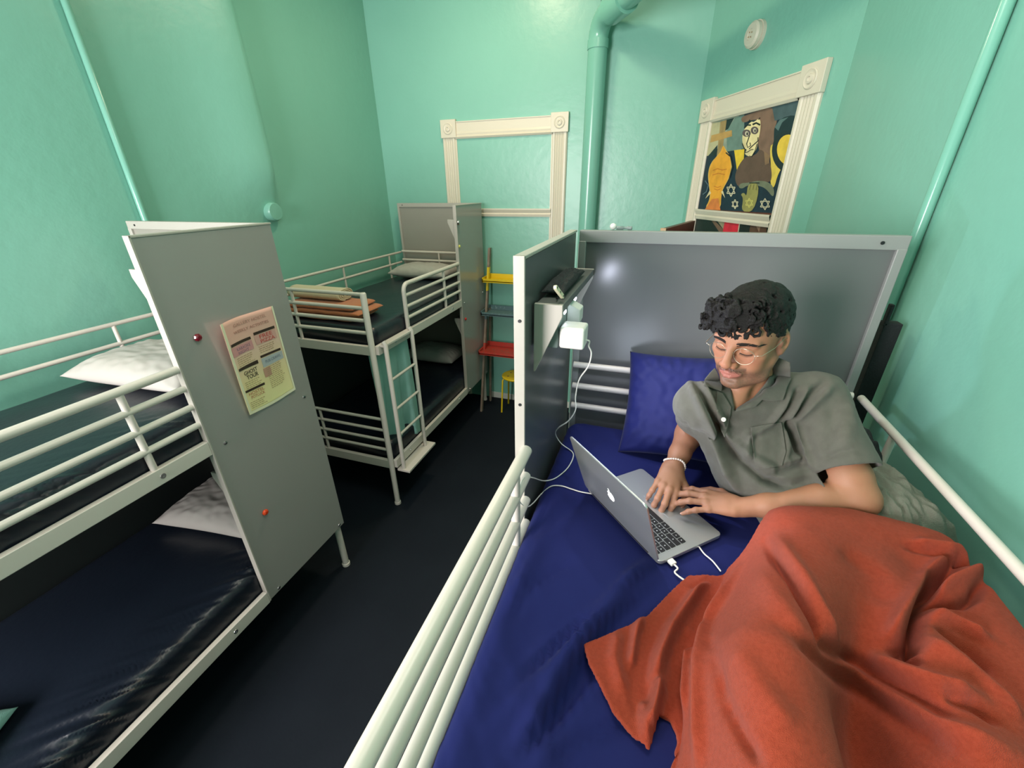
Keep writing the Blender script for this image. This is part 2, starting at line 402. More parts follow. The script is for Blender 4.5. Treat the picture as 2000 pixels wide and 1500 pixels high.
# ---------------------------------------------------------------- mattresses and pillows
def mattress(name, x0, x1, y0, y1, z0, z1, mt, label, aisle=1, amp=.012, seed=0, n=260, crown=.012):
    """aisle = +1 when the wrinkled long edge is at x1"""
    cx, cy = (x0+x1)/2, (y0+y1)/2; hx, hy = (x1-x0)/2, (y1-y0)/2; rad = .045
    prof = []                        # half section from the aisle side bottom over the top to the wall side bottom: (x, z, edge weight)
    for k in range(9): prof.append((1, z0+(z1-rad-z0)*k/8, 1))
    for k in range(1, 9):
        q = PI/2*k/8; prof.append((1, 0, q))
    pts = [(hx, z0+(z1-rad-z0)*k/10) for k in range(11)]
    pts += [(hx-rad+rad*math.cos(PI/2*k/8), z1-rad+rad*math.sin(PI/2*k/8)) for k in range(1, 9)]
    pts += [(hx-rad-(2*hx-2*rad)*k/60, z1) for k in range(1, 60)]
    pts += [(-hx+rad-rad*math.sin(PI/2*k/8), z1-rad+rad*math.cos(PI/2*k/8)) for k in range(0, 9)]
    pts += [(-hx, z1-rad-(z1-rad-z0)*k/10) for k in range(1, 11)]
    rows = []
    for i in range(n+1):
        t = i/n; y = y0+(y1-y0)*t; e = min(t, 1-t)*2*hy
        pull = 0 if e > .05 else (1-math.sqrt(max(0, 1-((.05-e)/.05)**2)))*.05
        row = []
        for (x, z) in pts:
            top = z >= z1-1e-6; dx = hx-abs(x)
            X, Z = x, z
            g = aisle*x > 0
            zz = Z
            if g:
                dist = (aisle*x-hx)              # <0 on top
                d_ = max(0, hx-aisle*x); side = max(0, z1-Z)
                sl = y*1.0+(d_*1.1-side*.9)      # slanting folds
                wv = noise.noise(Vector((sl*22, d_*3+side*4, seed)))*.6+noise.noise(Vector((sl*46, d_*5, seed+9)))*.4+.35*noise.noise(Vector((sl*9, 2, seed)))
                wv = abs(wv)**.8*2.2-.5
                k = math.exp(-(d_/.16)**2)*math.exp(-(max(0, side-.01)/.13)**2)
                k *= .35+.65*max(0, min(1, .5+1.3*noise.noise(Vector((y*1.8, seed, 4)))))
                dn = amp*wv*k
                X += aisle*dn*.55; Z += dn*.75 if side < .12 else 0
            if Z > z0+.02: Z += .004*noise.noise(Vector((x*5, y*4, seed)))+crown*(1-(x/hx)**2)*(1-(2*t-1)**4)*(1 if top else 0)
            X *= 1-pull/hx
            Z -= pull*.6 if Z > z0+.03 else 0
            row.append((cx+X, y, Z))
        rows.append(row)
    m_ = MB().grid(rows)
    k = len(pts)
    m_.f.append(tuple(range(k-1, -1, -1))); m_.f.append(tuple(n*k+j for j in range(k))); m_.mi += [0, 0]
    # underside
    for i in range(n): m_.f.append((i*k, i*k+k-1, (i+1)*k+k-1, (i+1)*k)); m_.mi.append(0)
    o = m_.build(name, mt, smooth=True)
    return tag(recentre(o), label, 'mattress', 'mattresses on the bunks')
mattress('mattress', -2.690, -1.766, -.34, 1.54, 1.362, 1.50, M['mattress'], 'dark navy upper mattress of the left bunk, puckered along its edge', 1, .016, 1)
mattress('mattress', -2.690, -1.766, -.34, 1.54, .408, .575, M['mattress'], 'dark navy lower mattress of the left bunk with shiny creases', 1, .020, 5)
mattress('mattress', -2.690, -1.766, 2.25, 4.13, 1.362, 1.50, M['mattress'], 'dark navy upper mattress of the far bunk under folded blankets', 1, .006, 8, n=120)
mattress('mattress', -2.690, -1.766, 2.25, 4.13, .408, .575, M['mattress'], 'dark navy lower mattress of the far bunk behind the ladder', 1, .006, 12, n=120)

def pillow(name, c, sx, sy, h, rz, mt, label, tilt=None, seed=0, cat='pillow', wr=.006, dent=None, n=64):
    top, bot = [], []
    R = Matrix.Rotation(rz, 3, 'Z')
    if tilt is not None: R = tilt
    mb = MB(); rows_t = []; rows_b = []
    for i in range(n+1):
        rt, rb = [], []
        for j in range(n+1):
            a = 2*i/n-1; b = 2*j/n-1
            # pinched corners: sides curve inward
            X = sx/2*a*(1-.07*(1-abs(a))**0*(1-b*b)*abs(a)**3*1.0); Y = sy/2*b*(1-.07*(1-a*a)*abs(b)**3)
            f = max(0, (1-a**4)*(1-b**4))**.55
            f *= (1-.18*(a*a+b*b)/2)
            w_ = wr*noise.noise(Vector((a*3+seed, b*3, seed)))+wr*.8*noise.noise(Vector((a*7, b*7+seed, 2)))
            rad = math.atan2(b, a); edge = max(abs(a), abs(b))
            pk = wr*1.3*math.sin(rad*26+seed)*max(0, edge-.55)*(1-edge)*5
            zt = h*.62*f+(w_+pk)*min(1, f*2.5); zb = -h*.38*f
            if dent: zt -= dent[3]*math.exp(-((a-dent[0])**2+(b-dent[1])**2)/dent[2]**2)*f
            rt.append(R @ Vector((X, Y, zt))+Vector(c)); rb.append(R @ Vector((X, Y, zb))+Vector(c))
        rows_t.append(rt); rows_b.append(rb)
    mb.grid(rows_t); mb.grid(rows_b)
    o = mb.build(name, mt, smooth=True)
    bm = bmesh.new(); bm.from_mesh(o.data); bmesh.ops.remove_doubles(bm, verts=bm.verts, dist=.0004); bmesh.ops.recalc_face_normals(bm, faces=bm.faces); bm.to_mesh(o.data); bm.free()
    o.data.polygons.foreach_set('use_smooth', [True]*len(o.data.polygons))
    return tag(recentre(o), label, cat, 'white pillows on the bunks' if mt is M['pillow'] else None)
pillow('pillow', (-2.30, 1.27, 1.565), .74, .46, .15, .06, M['pillow'], 'white pillow on the upper mattress of the left bunk', seed=1)
pillow('pillow', (-2.25, 1.30, .645), .66, .46, .15, .12, M['pillow'], 'white pillow in the shade of the left bunk lower bed', seed=4)
pillow('pillow', (-2.30, 3.93, 1.565), .68, .40, .14, -.03, M['pillow'], 'white pillow on the upper mattress of the far bunk', seed=7)
pillow('pillow', (-2.27, 3.93, .645), .66, .42, .16, -.05, M['pillow'], 'white pillow on the lower bed of the far bunk', seed=9)
# ---------------------------------------------------------------- painting in the cased window
from mathutils.geometry import tessellate_polygon
def tess(vs): return [tuple(t) for t in tessellate_polygon([vs])]
def clip(poly, quad):
    out = poly
    n = len(quad); ar = sum(quad[i][0]*quad[(i+1) % n][1]-quad[(i+1) % n][0]*quad[i][1] for i in range(n))
    for i in range(n):
        a, b = quad[i], quad[(i+1) % n]; sd = lambda p: ((b[0]-a[0])*(p[1]-a[1])-(b[1]-a[1])*(p[0]-a[0]))*(1 if ar > 0 else -1)
        res = []
        for j in range(len(out)):
            p, q = out[j], out[(j+1) % len(out)]; sp, sq = sd(p), sd(q)
            if sp >= 0: res.append(p)
            if sp*sq < 0: t = sp/(sp-sq); res.append((p[0]+(q[0]-p[0])*t, p[1]+(q[1]-p[1])*t))
        out = res
        if not out: return []
    return out
def ellp(cx, cy, rx, ry, n=28, a0=0, a1=2*PI): return [(cx+rx*math.cos(a0+(a1-a0)*i/n), cy+ry*math.sin(a0+(a1-a0)*i/n)) for i in range(n)]
def stroke(pts, w):
    L, R_ = [], []
    for i, p in enumerate(pts):
        a = pts[max(0, i-1)]; b = pts[min(len(pts)-1, i+1)]; dx, dy = b[0]-a[0], b[1]-a[1]; l = math.hypot(dx, dy); nx, ny = -dy/l*w/2, dx/l*w/2
        L.append((p[0]+nx, p[1]+ny)); R_.append((p[0]-nx, p[1]-ny))
    return [[L[i], L[i+1], R_[i+1], R_[i]] for i in range(len(pts)-1)]
pm = {}
def paint(rgb):
    k = tuple(rgb)
    if k not in pm: pm[k] = mat('oil_paint', srgb(*rgb), .5, bump=(120, .12, 4), vary=(14, tuple(c*.72 for c in srgb(*rgb)[:3]), .42, .75))
    return pm[k]
def soft(po):
    if len(po) < 6 or len(po) > 24: return po
    for _ in range(2):
        po = [q for i in range(len(po)) for a, b in [(po[i], po[(i+1) % len(po)])] for q in ((a[0]*.75+b[0]*.25, a[1]*.75+b[1]*.25), (a[0]*.25+b[0]*.75, a[1]*.25+b[1]*.75))]
    return po
def painting(name, quad, shapes, root):
    mats, mb, lay_ = [], MB(), 0
    ctr = lambda p: onw(1360+p[0]*.18, 180+p[1]*.18, .006+lay_*.00012)
    for rgb, polys in shapes:
        m_ = paint(rgb)
        if m_ not in mats: mats.append(m_)
        for po in polys:
            c = clip(soft(po), quad)
            if len(c) > 2: mb.add([ctr(p) for p in c], tess([Vector((p[0], p[1], 0)) for p in c]), mats.index(m_))
        lay_ += 1
    return mb.build(name, mats, root, recalc=False)
def star(cx, cy, rx, ry, w):
    out = []
    for s_ in (0, PI):
        t = [(cx+rx*math.sin(s_+2*PI*i/3), cy-ry*math.cos(s_+2*PI*i/3)) for i in range(3)]
        for i in range(3): out += stroke([t[i], t[(i+1) % 3]], w)
    return out
q1 = [(60, 350), (1160, 70), (870, 1315), (-60, 1262)]
fish = [(290, 570), (320, 640), (365, 700), (380, 820), (350, 930), (300, 1020), (270, 1090), (262, 1280), (90, 1275), (160, 1140), (140, 1000), (130, 880), (160, 770), (230, 690), (268, 640)]
fc_ = (230, 850); fish_o = [(fc_[0]+(x-fc_[0])*1.06, fc_[1]+(y-fc_[1])*1.02) for x, y in fish]
OLV = (113, 120, 98); INK = (22, 24, 26)
shapes = [
    ((24, 44, 60), [[(-200, 0), (1300, 0), (1300, 1500), (-200, 1500)]]),
    ((150, 163, 148), [[(100, 320), (330, 270), (520, 240), (520, 625), (410, 632), (320, 642), (300, 560), (130, 690), (90, 690)]]),
    ((110, 137, 128), [[(330, 420), (420, 280), (520, 240), (520, 612), (330, 645)]]),
    ((28, 46, 48), [[(300, 425), (325, 300), (410, 280), (345, 400)], [(60, 690), (230, 520), (225, 640), (205, 690)]]),
    ((188, 183, 146), [[(40, 350), (272, 320), (240, 560), (130, 690), (40, 700)]]),
    ((165, 140, 92), [[(262, 320), (330, 300), (275, 690), (220, 705)]]),
    ((190, 152, 88), [[(165, 468), (385, 412), (388, 478), (150, 548)]]),
    ((128, 100, 84), [[(480, 270), (620, 220), (860, 150), (880, 300), (845, 470), (835, 580), (790, 770), (660, 640), (690, 300), (600, 300), (500, 340)]]),
    ((72, 92, 98), [[(820, 150), (1200, 20), (1130, 240), (850, 310)]]),
    ((24, 46, 52), [[(850, 300), (1130, 225), (1080, 480), (1000, 490), (890, 545), (835, 580)]]),
    ((86, 112, 112), [[(905, 300), (1000, 270), (930, 330), (890, 420), (850, 380)]]),
    ((232, 198, 56), [[(410, 630), (522, 618), (515, 730), (440, 845)]]),
    ((222, 196, 84), [[(795, 590), (835, 560), (1000, 460), (980, 760), (890, 870), (840, 1060), (800, 985), (815, 880)]]),
    ((26, 42, 46), [ellp(985, 640, 165, 225)]), ((230, 196, 70), [ellp(1000, 625, 125, 165)]),
    ((98, 76, 64), [[(520, 695), (640, 690), (700, 600), (800, 745), (822, 900), (803, 985), (680, 962), (500, 1045), (430, 1005), (415, 880)]]),
    ((138, 110, 82), [[(735, 640), (800, 690), (790, 770), (745, 790)]]),
    (OLV, [[(480, 985), (560, 985), (680, 955), (800, 980), (850, 1060), (835, 1150), (765, 1055), (690, 1015), (560, 1005), (500, 1050), (455, 1035)]]),
    ((150, 146, 84), [[(560, 985), (695, 985), (628, 1300), (485, 1300), (512, 1150), (478, 1108), (520, 1088), (545, 1135)]]),
    ((226, 196, 110), [fish_o]), ((234, 166, 48), [fish]),
    ((206, 124, 36), stroke([(180, 850), (230, 830), (280, 845), (330, 835)], 10)+stroke([(175, 900), (240, 880), (310, 895)], 10)+stroke([(190, 1020), (230, 1035), (270, 1020)], 9)+stroke([(195, 1050), (230, 1062), (262, 1050)], 9)),
    ((216, 128, 62), [[(170, 1160), (240, 1150), (262, 1280), (90, 1275)]]),
    ((228, 214, 170), [[(145, 1065), (98, 1155), (160, 1095)], [(268, 1080), (312, 1150), (290, 1070)]]),
    ((232, 217, 164), [[(498, 480), (520, 395), (600, 312), (618, 330), (692, 275), (700, 380), (680, 490), (655, 620), (600, 702), (545, 690), (520, 660), (545, 640), (500, 560)]]),
    ((92, 78, 80), [ellp(545, 445, 46, 40), ellp(632, 415, 42, 42)]),
    ((206, 196, 172), [ellp(548, 450, 20, 27), ellp(634, 416, 18, 26)]),
    (INK, [ellp(552, 452, 9, 17), ellp(637, 418, 8, 16)]),
    (INK, stroke([(520, 388), (555, 356), (592, 358)], 16)+stroke([(610, 352), (650, 334), (692, 356)], 20)+stroke([(578, 470), (546, 560), (556, 600), (590, 582), (582, 548)], 10)
     + stroke([(670, 490), (668, 530), (620, 572), (572, 618)], 10)+stroke([(498, 555), (520, 610), (545, 632)], 10)+stroke([(522, 658), (560, 648), (590, 625), (620, 622)], 8)+stroke([(575, 690), (600, 702), (635, 640), (660, 560)], 8)
     + stroke([(590, 312), (578, 300), (560, 330)], 8)+stroke([(690, 275), (675, 300)], 8)+stroke([(320, 655), (372, 700), (392, 810), (360, 930)], 14)+stroke([(575, 985), (685, 985)], 10)),
    ((110, 108, 62), stroke([(590, 1000), (575, 1060)], 6)+stroke([(625, 1000), (612, 1060)], 6)+stroke([(660, 1000), (648, 1060)], 6)),
    ((214, 208, 178), star(376, 1065, 52, 68, 9)+star(420, 1215, 38, 52, 9)+star(745, 1215, 58, 62, 9)), ((206, 200, 112), star(574, 1202, 45, 52, 8)),
    ((84, 104, 116), stroke([(95, 960), (130, 1010), (110, 1080), (70, 1110)], 12)),
]
MB().prism([onw(1360+x*.18, 180+y*.18, -.0) for x, y in ((105, 285), (1190, 30), (890, 1340), (-30, 1300))], Vector((wn.x, wn.y, 0))*.005).build('painting_board', M['brownwood'], w1)
pt = painting('painting', q1, shapes, w1); pt['label'] = 'painting of a long-faced figure with a fish, a cross and stars'
q2 = [(-10, 1340), (790, 1390), (700, 1900), (-160, 1900)]
sh2 = [((26, 34, 32), [[(-300, 1300), (900, 1300), (900, 2000), (-300, 2000)]]), ((120, 92, 74), [[(165, 1395), (200, 1395), (320, 1520), (250, 1520)]]), ((150, 140, 112), [[(230, 1400), (320, 1400), (300, 1500)]]),
       ((208, 36, 58), [[(312, 1380), (466, 1400), (430, 1640), (270, 1600)]]), ((190, 178, 158), [[(466, 1400), (478, 1400), (440, 1640), (430, 1640)]]), ((92, 66, 52), [[(590, 1420), (770, 1440), (740, 1650), (560, 1600)]]), ((150, 120, 100), [[(640, 1430), (700, 1440), (680, 1520)]])]
painting('lower_painting', q2, sh2, w1)
# board behind the headboard
A_ = onz(1291, 446, 2.115); B_ = onz(1362, 427, 2.115); dv = (B_-A_).normalized(); L_ = min((B_-A_).length, .75)
bd = thing('wooden_board', 'dark red-brown wooden board standing edge-on behind the headboard, below the painting', 'board', (A_.x, A_.y, 0))
sd_ = Vector((dv.y, -dv.x, 0))*.035
MB().prism([Vector((p.x, p.y, 0)) for p in (A_, A_+dv*L_, A_+dv*L_+sd_, A_+sd_)], (0, 0, 2.115)).build('board', M['brownwood'], bd, bevel=.003)
MB().prism([Vector((p.x, p.y, 0)) for p in (A_-dv*.012, A_, A_+sd_, A_+sd_-dv*.012)], (0, 0, 2.118)).build('end_strip', M['palewood'], bd, bevel=.002)
tag(recentre(MB().box((.728, 1.60, 0), (.778, 1.64, 1.95)).box((.726, 1.60, 1.94), (.738, 1.62, 2.01)).build('dark_board', M['dark_cloth'], bevel=.003)), 'dark narrow board standing in the gap between the headboard and right wall', 'board')
# little torch on top of the headboard
tt = thing('flashlight', 'small grey rod with a round white end lying on the grey headboard top', 'flashlight', (-.10, 1.517, 2.226))
MB().lathe([(.002, -.011), (.008, -.008), (.011, 0), (.008, .008), (.002, .011)], (-.150, 1.517, 2.237), (1, 0, 0), 20).build('head', M['white_plastic'], tt, smooth=True)
MB().lathe([(.006, 0), (.006, .022), (.0045, .024), (.0045, .036), (.006, .038), (.006, .05), (.004, .052)], (-.139, 1.517, 2.2325), (1, 0, 0), 16).build('handle', M['grey_plastic'], tt, smooth=True, sharp=40)

# ---------------------------------------------------------------- ladder shelf and stools
ls = thing('ladder_shelf', 'leaning ladder shelf with yellow, grey-blue and red trays against the back wall', 'shelf', (-1.40, 4.05, 0))
for x in (-1.705, -1.13):
    f0, f1 = Vector((x-.005, 3.885, 0)), Vector((x+.035, 4.215, 1.79))
    mb = MB(); zs_ = [0, .68, .80, 1.06, 1.13, 1.36, 1.60, 1.79]; mi = [0, 1, 0, 2, 0, 3, 0]
    for i in range(7):
        a, b = f0.lerp(f1, zs_[i]/1.79), f0.lerp(f1, zs_[i+1]/1.79)
        mb.prism([a+Vector((-.011, -.02, 0)), a+Vector((.011, -.02, 0)), a+Vector((.011, .02, 0)), a+Vector((-.011, .02, 0))], b-a, mi[i])
    mb.build('front_post', [M['oldwood'], M['redpaint'], M['greyblue'], M['yellow']], ls)
    a, b = Vector((x-.0, 4.16, 0)), Vector((x+.02, 4.20, 1.15))
    MB().prism([a+Vector((-.010, -.018, 0)), a+Vector((.010, -.018, 0)), a+Vector((.010, .018, 0)), a+Vector((-.010, .018, 0))], b-a).build('back_post', M['oldwood'], ls)
for nm, z, y0, y1, mt in (('red_tray', .725, 3.885, 4.165, M['redpaint']), ('grey_tray', 1.135, 4.00, 4.215, M['greyblue']), ('yellow_tray', 1.475, 4.075, 4.235, M['yellow'])):
    mb = MB().box((-1.715, y0, z-.012), (-1.11, y1, z))
    mb.box((-1.715, y0, z-.02), (-1.11, y0+.012, z+.018)).box((-1.715, y1-.012, z-.02), (-1.11, y1, z+.05)).box((-1.715, y0, z-.02), (-1.703, y1, z+.03)).box((-1.122, y0, z-.02), (-1.11, y1, z+.03))
    mb.build(nm, mt, ls, bevel=.002)
sx, sy = -1.335, 4.02
stl = thing('stool', 'small round yellow metal stool under the ladder shelf', 'stool', (sx, sy, 0))
sp_ = MB().lathe([(.05, .43), (.142, .43), (.150, .437), (.152, .447), (.146, .452), (.10, .450), (.001, .449)], (sx, sy, 0), (0, 0, 1), 40).build('seat', M['yellow'], stl, smooth=True, sharp=40)
for k in range(5):
    a = 2*PI*k/5; MB().lathe([(.009, .4495), (.009, .4512)], (sx+.085*math.cos(a), sy+.085*math.sin(a), 0), (0, 0, 1), 12).build('seat_hole', M['gem_dark'], sp_)
for (dx, dy) in ((-.139, -.095), (-.134, .130), (.139, -.095), (.134, .130)):
    MB().tube([(sx+dx*.62, sy+dy*.62, .43), (sx+dx*.80, sy+dy*.80, .425), (sx+dx*.88, sy+dy*.88, .40), (sx+dx, sy+dy, .0)], .0095, 12).build('leg', M['yellow'], stl, smooth=True, sharp=60)

# ---------------------------------------------------------------- stick-on gem hooks
def gem(c, r, mt, label, ax=(1, 0, 0), g='stick-on gem knobs on bunk panels'):
    mb = MB(); ax = Vector(ax); mb.lathe([(r*.95, 0), (r, r*.25), (r*.78, r*.62), (r*.45, r*.8), (.0006, r*.8)], c, ax, 9)
    return tag(recentre(mb.build('gem_knob', mt)), label, 'knob', g)
gem((-1.731, 1.104, 1.824), .0165, M['gem_dark'], 'dark red faceted gem knob stuck on the near panel left of the poster')
gem((-1.731, 1.128, .877), .0165, M['gem_orange'], 'orange-red faceted gem knob low on the near bunk panel below the poster')
gem((-1.731, 3.615, 2.082), .022, M['steel'], 'silver oval knob at the top of the far bunk side panel')
gem((-1.731, 3.61, 1.877), .014, mat('gem_yellow', (.75, .70, .15), .15), 'pale yellow knob on the far bunk side panel below the silver one')
gem((-1.731, 3.645, 1.177), .015, mat('gem_red', (.65, .05, .04), .15), 'small red knob halfway down the far bunk side panel')

# ---------------------------------------------------------------- folded blankets, towel
def slab(mb, x0, x1, y0, y1, z0, z1, seed, n=40, wob=.006):
    cx, cy, cz = (x0+x1)/2, (y0+y1)/2, (z0+z1)/2; rows = []
    for i in range(n+1):
        t = -1+2*i/n; row = []
        sc_ = (max(0, 1-abs(t)**14))**.5
        for k in range(28):
            a = 2*PI*k/28; c, s_ = math.cos(a), math.sin(a)
            yy = math.copysign(abs(c)**.35, c)*(y1-y0)/2*(.97+.03*sc_); zz = math.copysign(abs(s_)**.6, s_)*(z1-z0)/2*(.15+.85*sc_)
            p = Vector((cx+t*(x1-x0)/2, cy+yy, cz+zz)); q = noise.noise(p*9+Vector((seed, 0, 0)))
            row.append(p+Vector((0, .6*q*wob, q*wob)))
        row.append(row[0]); rows.append(row)
    mb.grid(rows); k = 29
    mb.f.append(tuple(range(k-1))); mb.mi.append(0); o = len(mb.v)-k; mb.f.append(tuple(o+j for j in range(k-2, -1, -1))); mb.mi.append(0)
    return mb
fb = thing('folded_blanket', 'orange folded fleece blanket on the foot of the far upper bunk', 'blanket', (-2.26, 2.52, 1.505))
for i, (x0_, x1_, y0_, y1_) in enumerate(((-2.62, -1.97, 2.31, 2.62), (-2.60, -1.93, 2.32, 2.63), (-2.60, -1.98, 2.33, 2.61))):
    slab(MB(), x0_, x1_, y0_, y1_, 1.507+.034*i, 1.543+.034*i, i*7).build('fold', M['orange_blanket'], fb, smooth=True, sharp=60)
rl = MB(); rows = []
for i in range(150):
    t = i/149; a = t*2*PI*3.72; r = .012+.040*t
    py_, pz_ = 2.50+r*1.75*math.cos(a), 1.612+.048+r*.92*math.sin(a)
    rows.append([(x+.004*noise.noise(Vector((x*8, a, 3))), py_+.003*noise.noise(Vector((x*6, a, 0))), pz_+.003*noise.noise(Vector((x*6, a, 5)))) for x in [-2.62+.47*j/20 for j in range(21)]])
rl.grid(rows); ro = rl.build('rolled_blanket', M['cream_blanket'], smooth=True)
s_ = ro.modifiers.new('thickness', 'SOLIDIFY'); s_.thickness = .009
tag(recentre(ro), 'cream blanket rolled up on top of the orange folded blanket', 'blanket')
rows = []
for i in range(61):
    t = i/60; row = []
    for j in range(41):
        v = j/40; z = 1.335-.84*v+.05*v*math.sin(t*5)
        y = 2.235+(.40+.05*v)*t; x = -1.83+.055*t+.022*math.sin(t*15+1.5*v)*(.3+v)+.012*math.sin(t*31+v*3)*v
        row.append((x, y, z))
    rows.append(row)
tw = MB().grid(rows).build('towel', M['teal_cloth'], smooth=True); s_ = tw.modifiers.new('thickness', 'SOLIDIFY'); s_.thickness = .005
tag(recentre(tw), 'pale teal towel hanging behind the ladder inside the far lower bunk', 'towel')
pillow('towel', (-2.09, -.015, .625), .30, .40, .12, .5, M['teal_cloth'], 'crumpled pale teal towel at the near end of the left lower mattress', seed=33, cat='towel', wr=.006)

# ---------------------------------------------------------------- poster
pf = thing('poster', 'pink to yellow activity flyer curling off the near grey panel', 'poster', (-1.730, 1.34, 1.407))
py0, py1, pz0, pz1 = 1.197, 1.487, 1.409, 1.858
def pmap(s, t, off=0):                 # s along the panel 0..1, t upward 0..1
    y = py0+(py1-py0)*s-.012*(t-.5)*(1-s); z = pz0+(pz1-pz0)*t-.012*math.sin(s*PI)*(1 if t < .5 else 0)*(1-t)
    cl = max(0, .42-s)/.42; lift = .040*cl**1.7*(.25+.75*t**1.3)+.006*max(0, s-.8)/.2*(1-t)+.0035
    return Vector((-1.7305+lift+off, y-.010*cl**2*t, z))
mp = mat('flyer_paper', (.8, .6, .4), .6); nt = mp.node_tree; tc = nt.nodes.new('ShaderNodeTexCoord'); sep = nt.nodes.new('ShaderNodeSeparateXYZ'); rp = nt.nodes.new('ShaderNodeValToRGB')
mr = nt.nodes.new('ShaderNodeMapRange'); mr.inputs['From Min'].default_value = 0; mr.inputs['From Max'].default_value = pz1-pz0
nz_ = nt.nodes.new('ShaderNodeTexNoise'); nz_.inputs['Scale'].default_value = 5; ad = nt.nodes.new('ShaderNodeMath'); ad.operation = 'MULTIPLY_ADD'; ad.inputs[1].default_value = .30
nt.links.new(tc.outputs['Object'], sep.inputs[0]); nt.links.new(sep.outputs['Z'], mr.inputs['Value']); nt.links.new(tc.outputs['Object'], nz_.inputs['Vector']); nt.links.new(nz_.outputs['Fac'], ad.inputs[0]); nt.links.new(mr.outputs[0], ad.inputs[2])
nt.links.new(ad.outputs[0], rp.inputs['Fac']); nt.links.new(rp.outputs['Color'], nt.nodes['Principled BSDF'].inputs['Base Color'])
e = rp.color_ramp.elements; e[0].position = .15; e[0].color = srgb(250, 238, 176); e[1].position = 1.0; e[1].color = srgb(240, 182, 168)
for p_, c_ in ((.45, (246, 224, 170)), (.72, (240, 200, 178))): q = e.new(p_); q.color = srgb(*c_)
N_ = 24
sh_ = MB().grid([[pmap(i/N_, j/N_) for j in range(N_+1)] for i in range(N_+1)]).build('sheet', mp, pf, smooth=True)
s_ = sh_.modifiers.new('thickness', 'SOLIDIFY'); s_.thickness = .0004; s_.offset = 0
mw = mat('flyer_border', srgb(244, 236, 205), .6); mk = mat('flyer_bar', srgb(62, 44, 36), .6)
def prect(mb, s0, s1, t0, t1, off=.0012, n=10):
    return mb.grid([[pmap(s0+(s1-s0)*i/n, t0+(t1-t0)*j/2, off) for j in range(3)] for i in range(n+1)])
b_ = MB(); prect(b_, 0, .05, 0, 1); prect(b_, .97, 1, 0, 1); prect(b_, 0, 1, 0, .03); b_.build('border', mw, pf)
for s0, s1, t0, t1 in ((.07, .455, .745, .773), (.52, .925, .768, .796), (.07, .455, .488, .513), (.52, .925, .515, .540), (.06, .45, .245, .270)): prect(MB(), s0, s1, t0, t1, .0018).build('heading_bar', mk, pf)
tints = [((.86, .60, .60), (.06, .46, .64, .735)), ((.88, .66, .62), (.52, .92, .66, .76)), ((.72, .72, .74), (.52, .94, .42, .505)), ((.80, .60, .52), (.50, .64, .31, .41))]
for i, (c_, r) in enumerate(tints):
    b_ = MB(); prect(b_, *r, .0014); b_.build('colour_patch', mat('flyer_tint', tuple(x**2.2 for x in c_), .6), pf)
inks = {}
def ptext(body, s, t, size, rgb, ang=0, bold=0, width=None):
    v, f = text_shape(body, 1, 1, bold)
    if not v: return
    w0 = max(a for a, b in v)-min(a for a, b in v); sc_ = size; sx_ = (width/w0 if width else size)
    pts = []
    for a, b in v:
        A, Bq = a*sx_/(py1-py0), b*sc_/(pz1-pz0); pts.append(pmap(s+A*math.cos(ang)-Bq*math.sin(ang), t+Bq*math.cos(ang)+A*math.sin(ang)*.65, .0022))
    mt = inks.setdefault(rgb, mat('flyer_ink', srgb(*rgb), .6))
    MB().add(pts, f).build('lettering', mt, pf, recalc=False)
ptext('GALLERY HOSTEL', .22, .915, .020, (190, 142, 130), width=.175)
ptext('WEEKLY ACTIVITIES', .19, .850, .018, (176, 126, 114), width=.19)
ptext('GHOST', .14, .425, .026, (58, 48, 42), bold=.01, width=.075); ptext('TOUR', .17, .372, .028, (58, 48, 42), bold=.01, width=.065)
ptext('KARAOKE', .15, .685, .020, (150, 118, 140), width=.075); ptext('NIGHT', .16, .645, .018, (150, 118, 140), width=.06)
ptext('FREE', .60, .715, .026, (206, 84, 78), bold=.01, width=.07); ptext('PIZZA', .60, .665, .024, (206, 84, 78), bold=.01, width=.08)
ptext('HOSTEL', .10, .200, .022, (196, 120, 92), width=.09); ptext('POTLUCK', .13, .160, .020, (196, 120, 92), width=.08)
ptext('PUB CRAWL', .58, .455, .020, (120, 132, 150), width=.09)
rq = random.Random(5)
for s0, t0, n_, w_ in ((.10, .61, 5, .30), (.54, .63, 4, .32), (.10, .345, 4, .28), (.56, .40, 12, .30), (.08, .12, 4, .30)):
    b_ = MB()
    for k in range(n_):
        s = s0
        while s < s0+w_*rq.uniform(.8, 1):
            q = rq.uniform(.02, .06); prect(b_, s, s+q, t0-k*.021, t0-k*.021+.006, .0019, 2); s += q+.012
    b_.build('lettering', inks.setdefault((186, 160, 120), mat('flyer_ink', srgb(182, 152, 116), .6)), pf)

# ---------------------------------------------------------------- right bunk shelf: bag, clip, socket box, charger
bgm = MB(); rows = []
bgp = pillow('pouch', (-.236, 1.17, 2.119), .060, .32, .030, 0, M['dark_cloth'], 'black pouch lying on the small shelf of the right bunk', seed=41, cat='pouch', wr=.003)
cl = thing('cream_connector', 'small cream plastic connector with three holes on the shelf beside the pouch', 'connector', (-.204, 1.062, 2.106))
ca, cb = onx(1082, 562, -.216), onx(1095, 579, -.208)
u_ = (cb-ca).normalized(); vw = Vector((.3, -.75, .6)); vw = (vw-u_*vw.dot(u_)).normalized(); sd2 = u_.cross(vw)
MB().prism([ca+sd2*.0055*math.cos(a)*1.0-u_*.0055*math.sin(a) for a in [PI*i/8 for i in range(9)]]+[cb-sd2*.0055*math.cos(a)+u_*.0055*math.sin(a) for a in [PI*i/8 for i in range(9)]], vw*.008).build('body', mat('cream_plastic', (.75, .72, .5), .4), cl, bevel=.001)
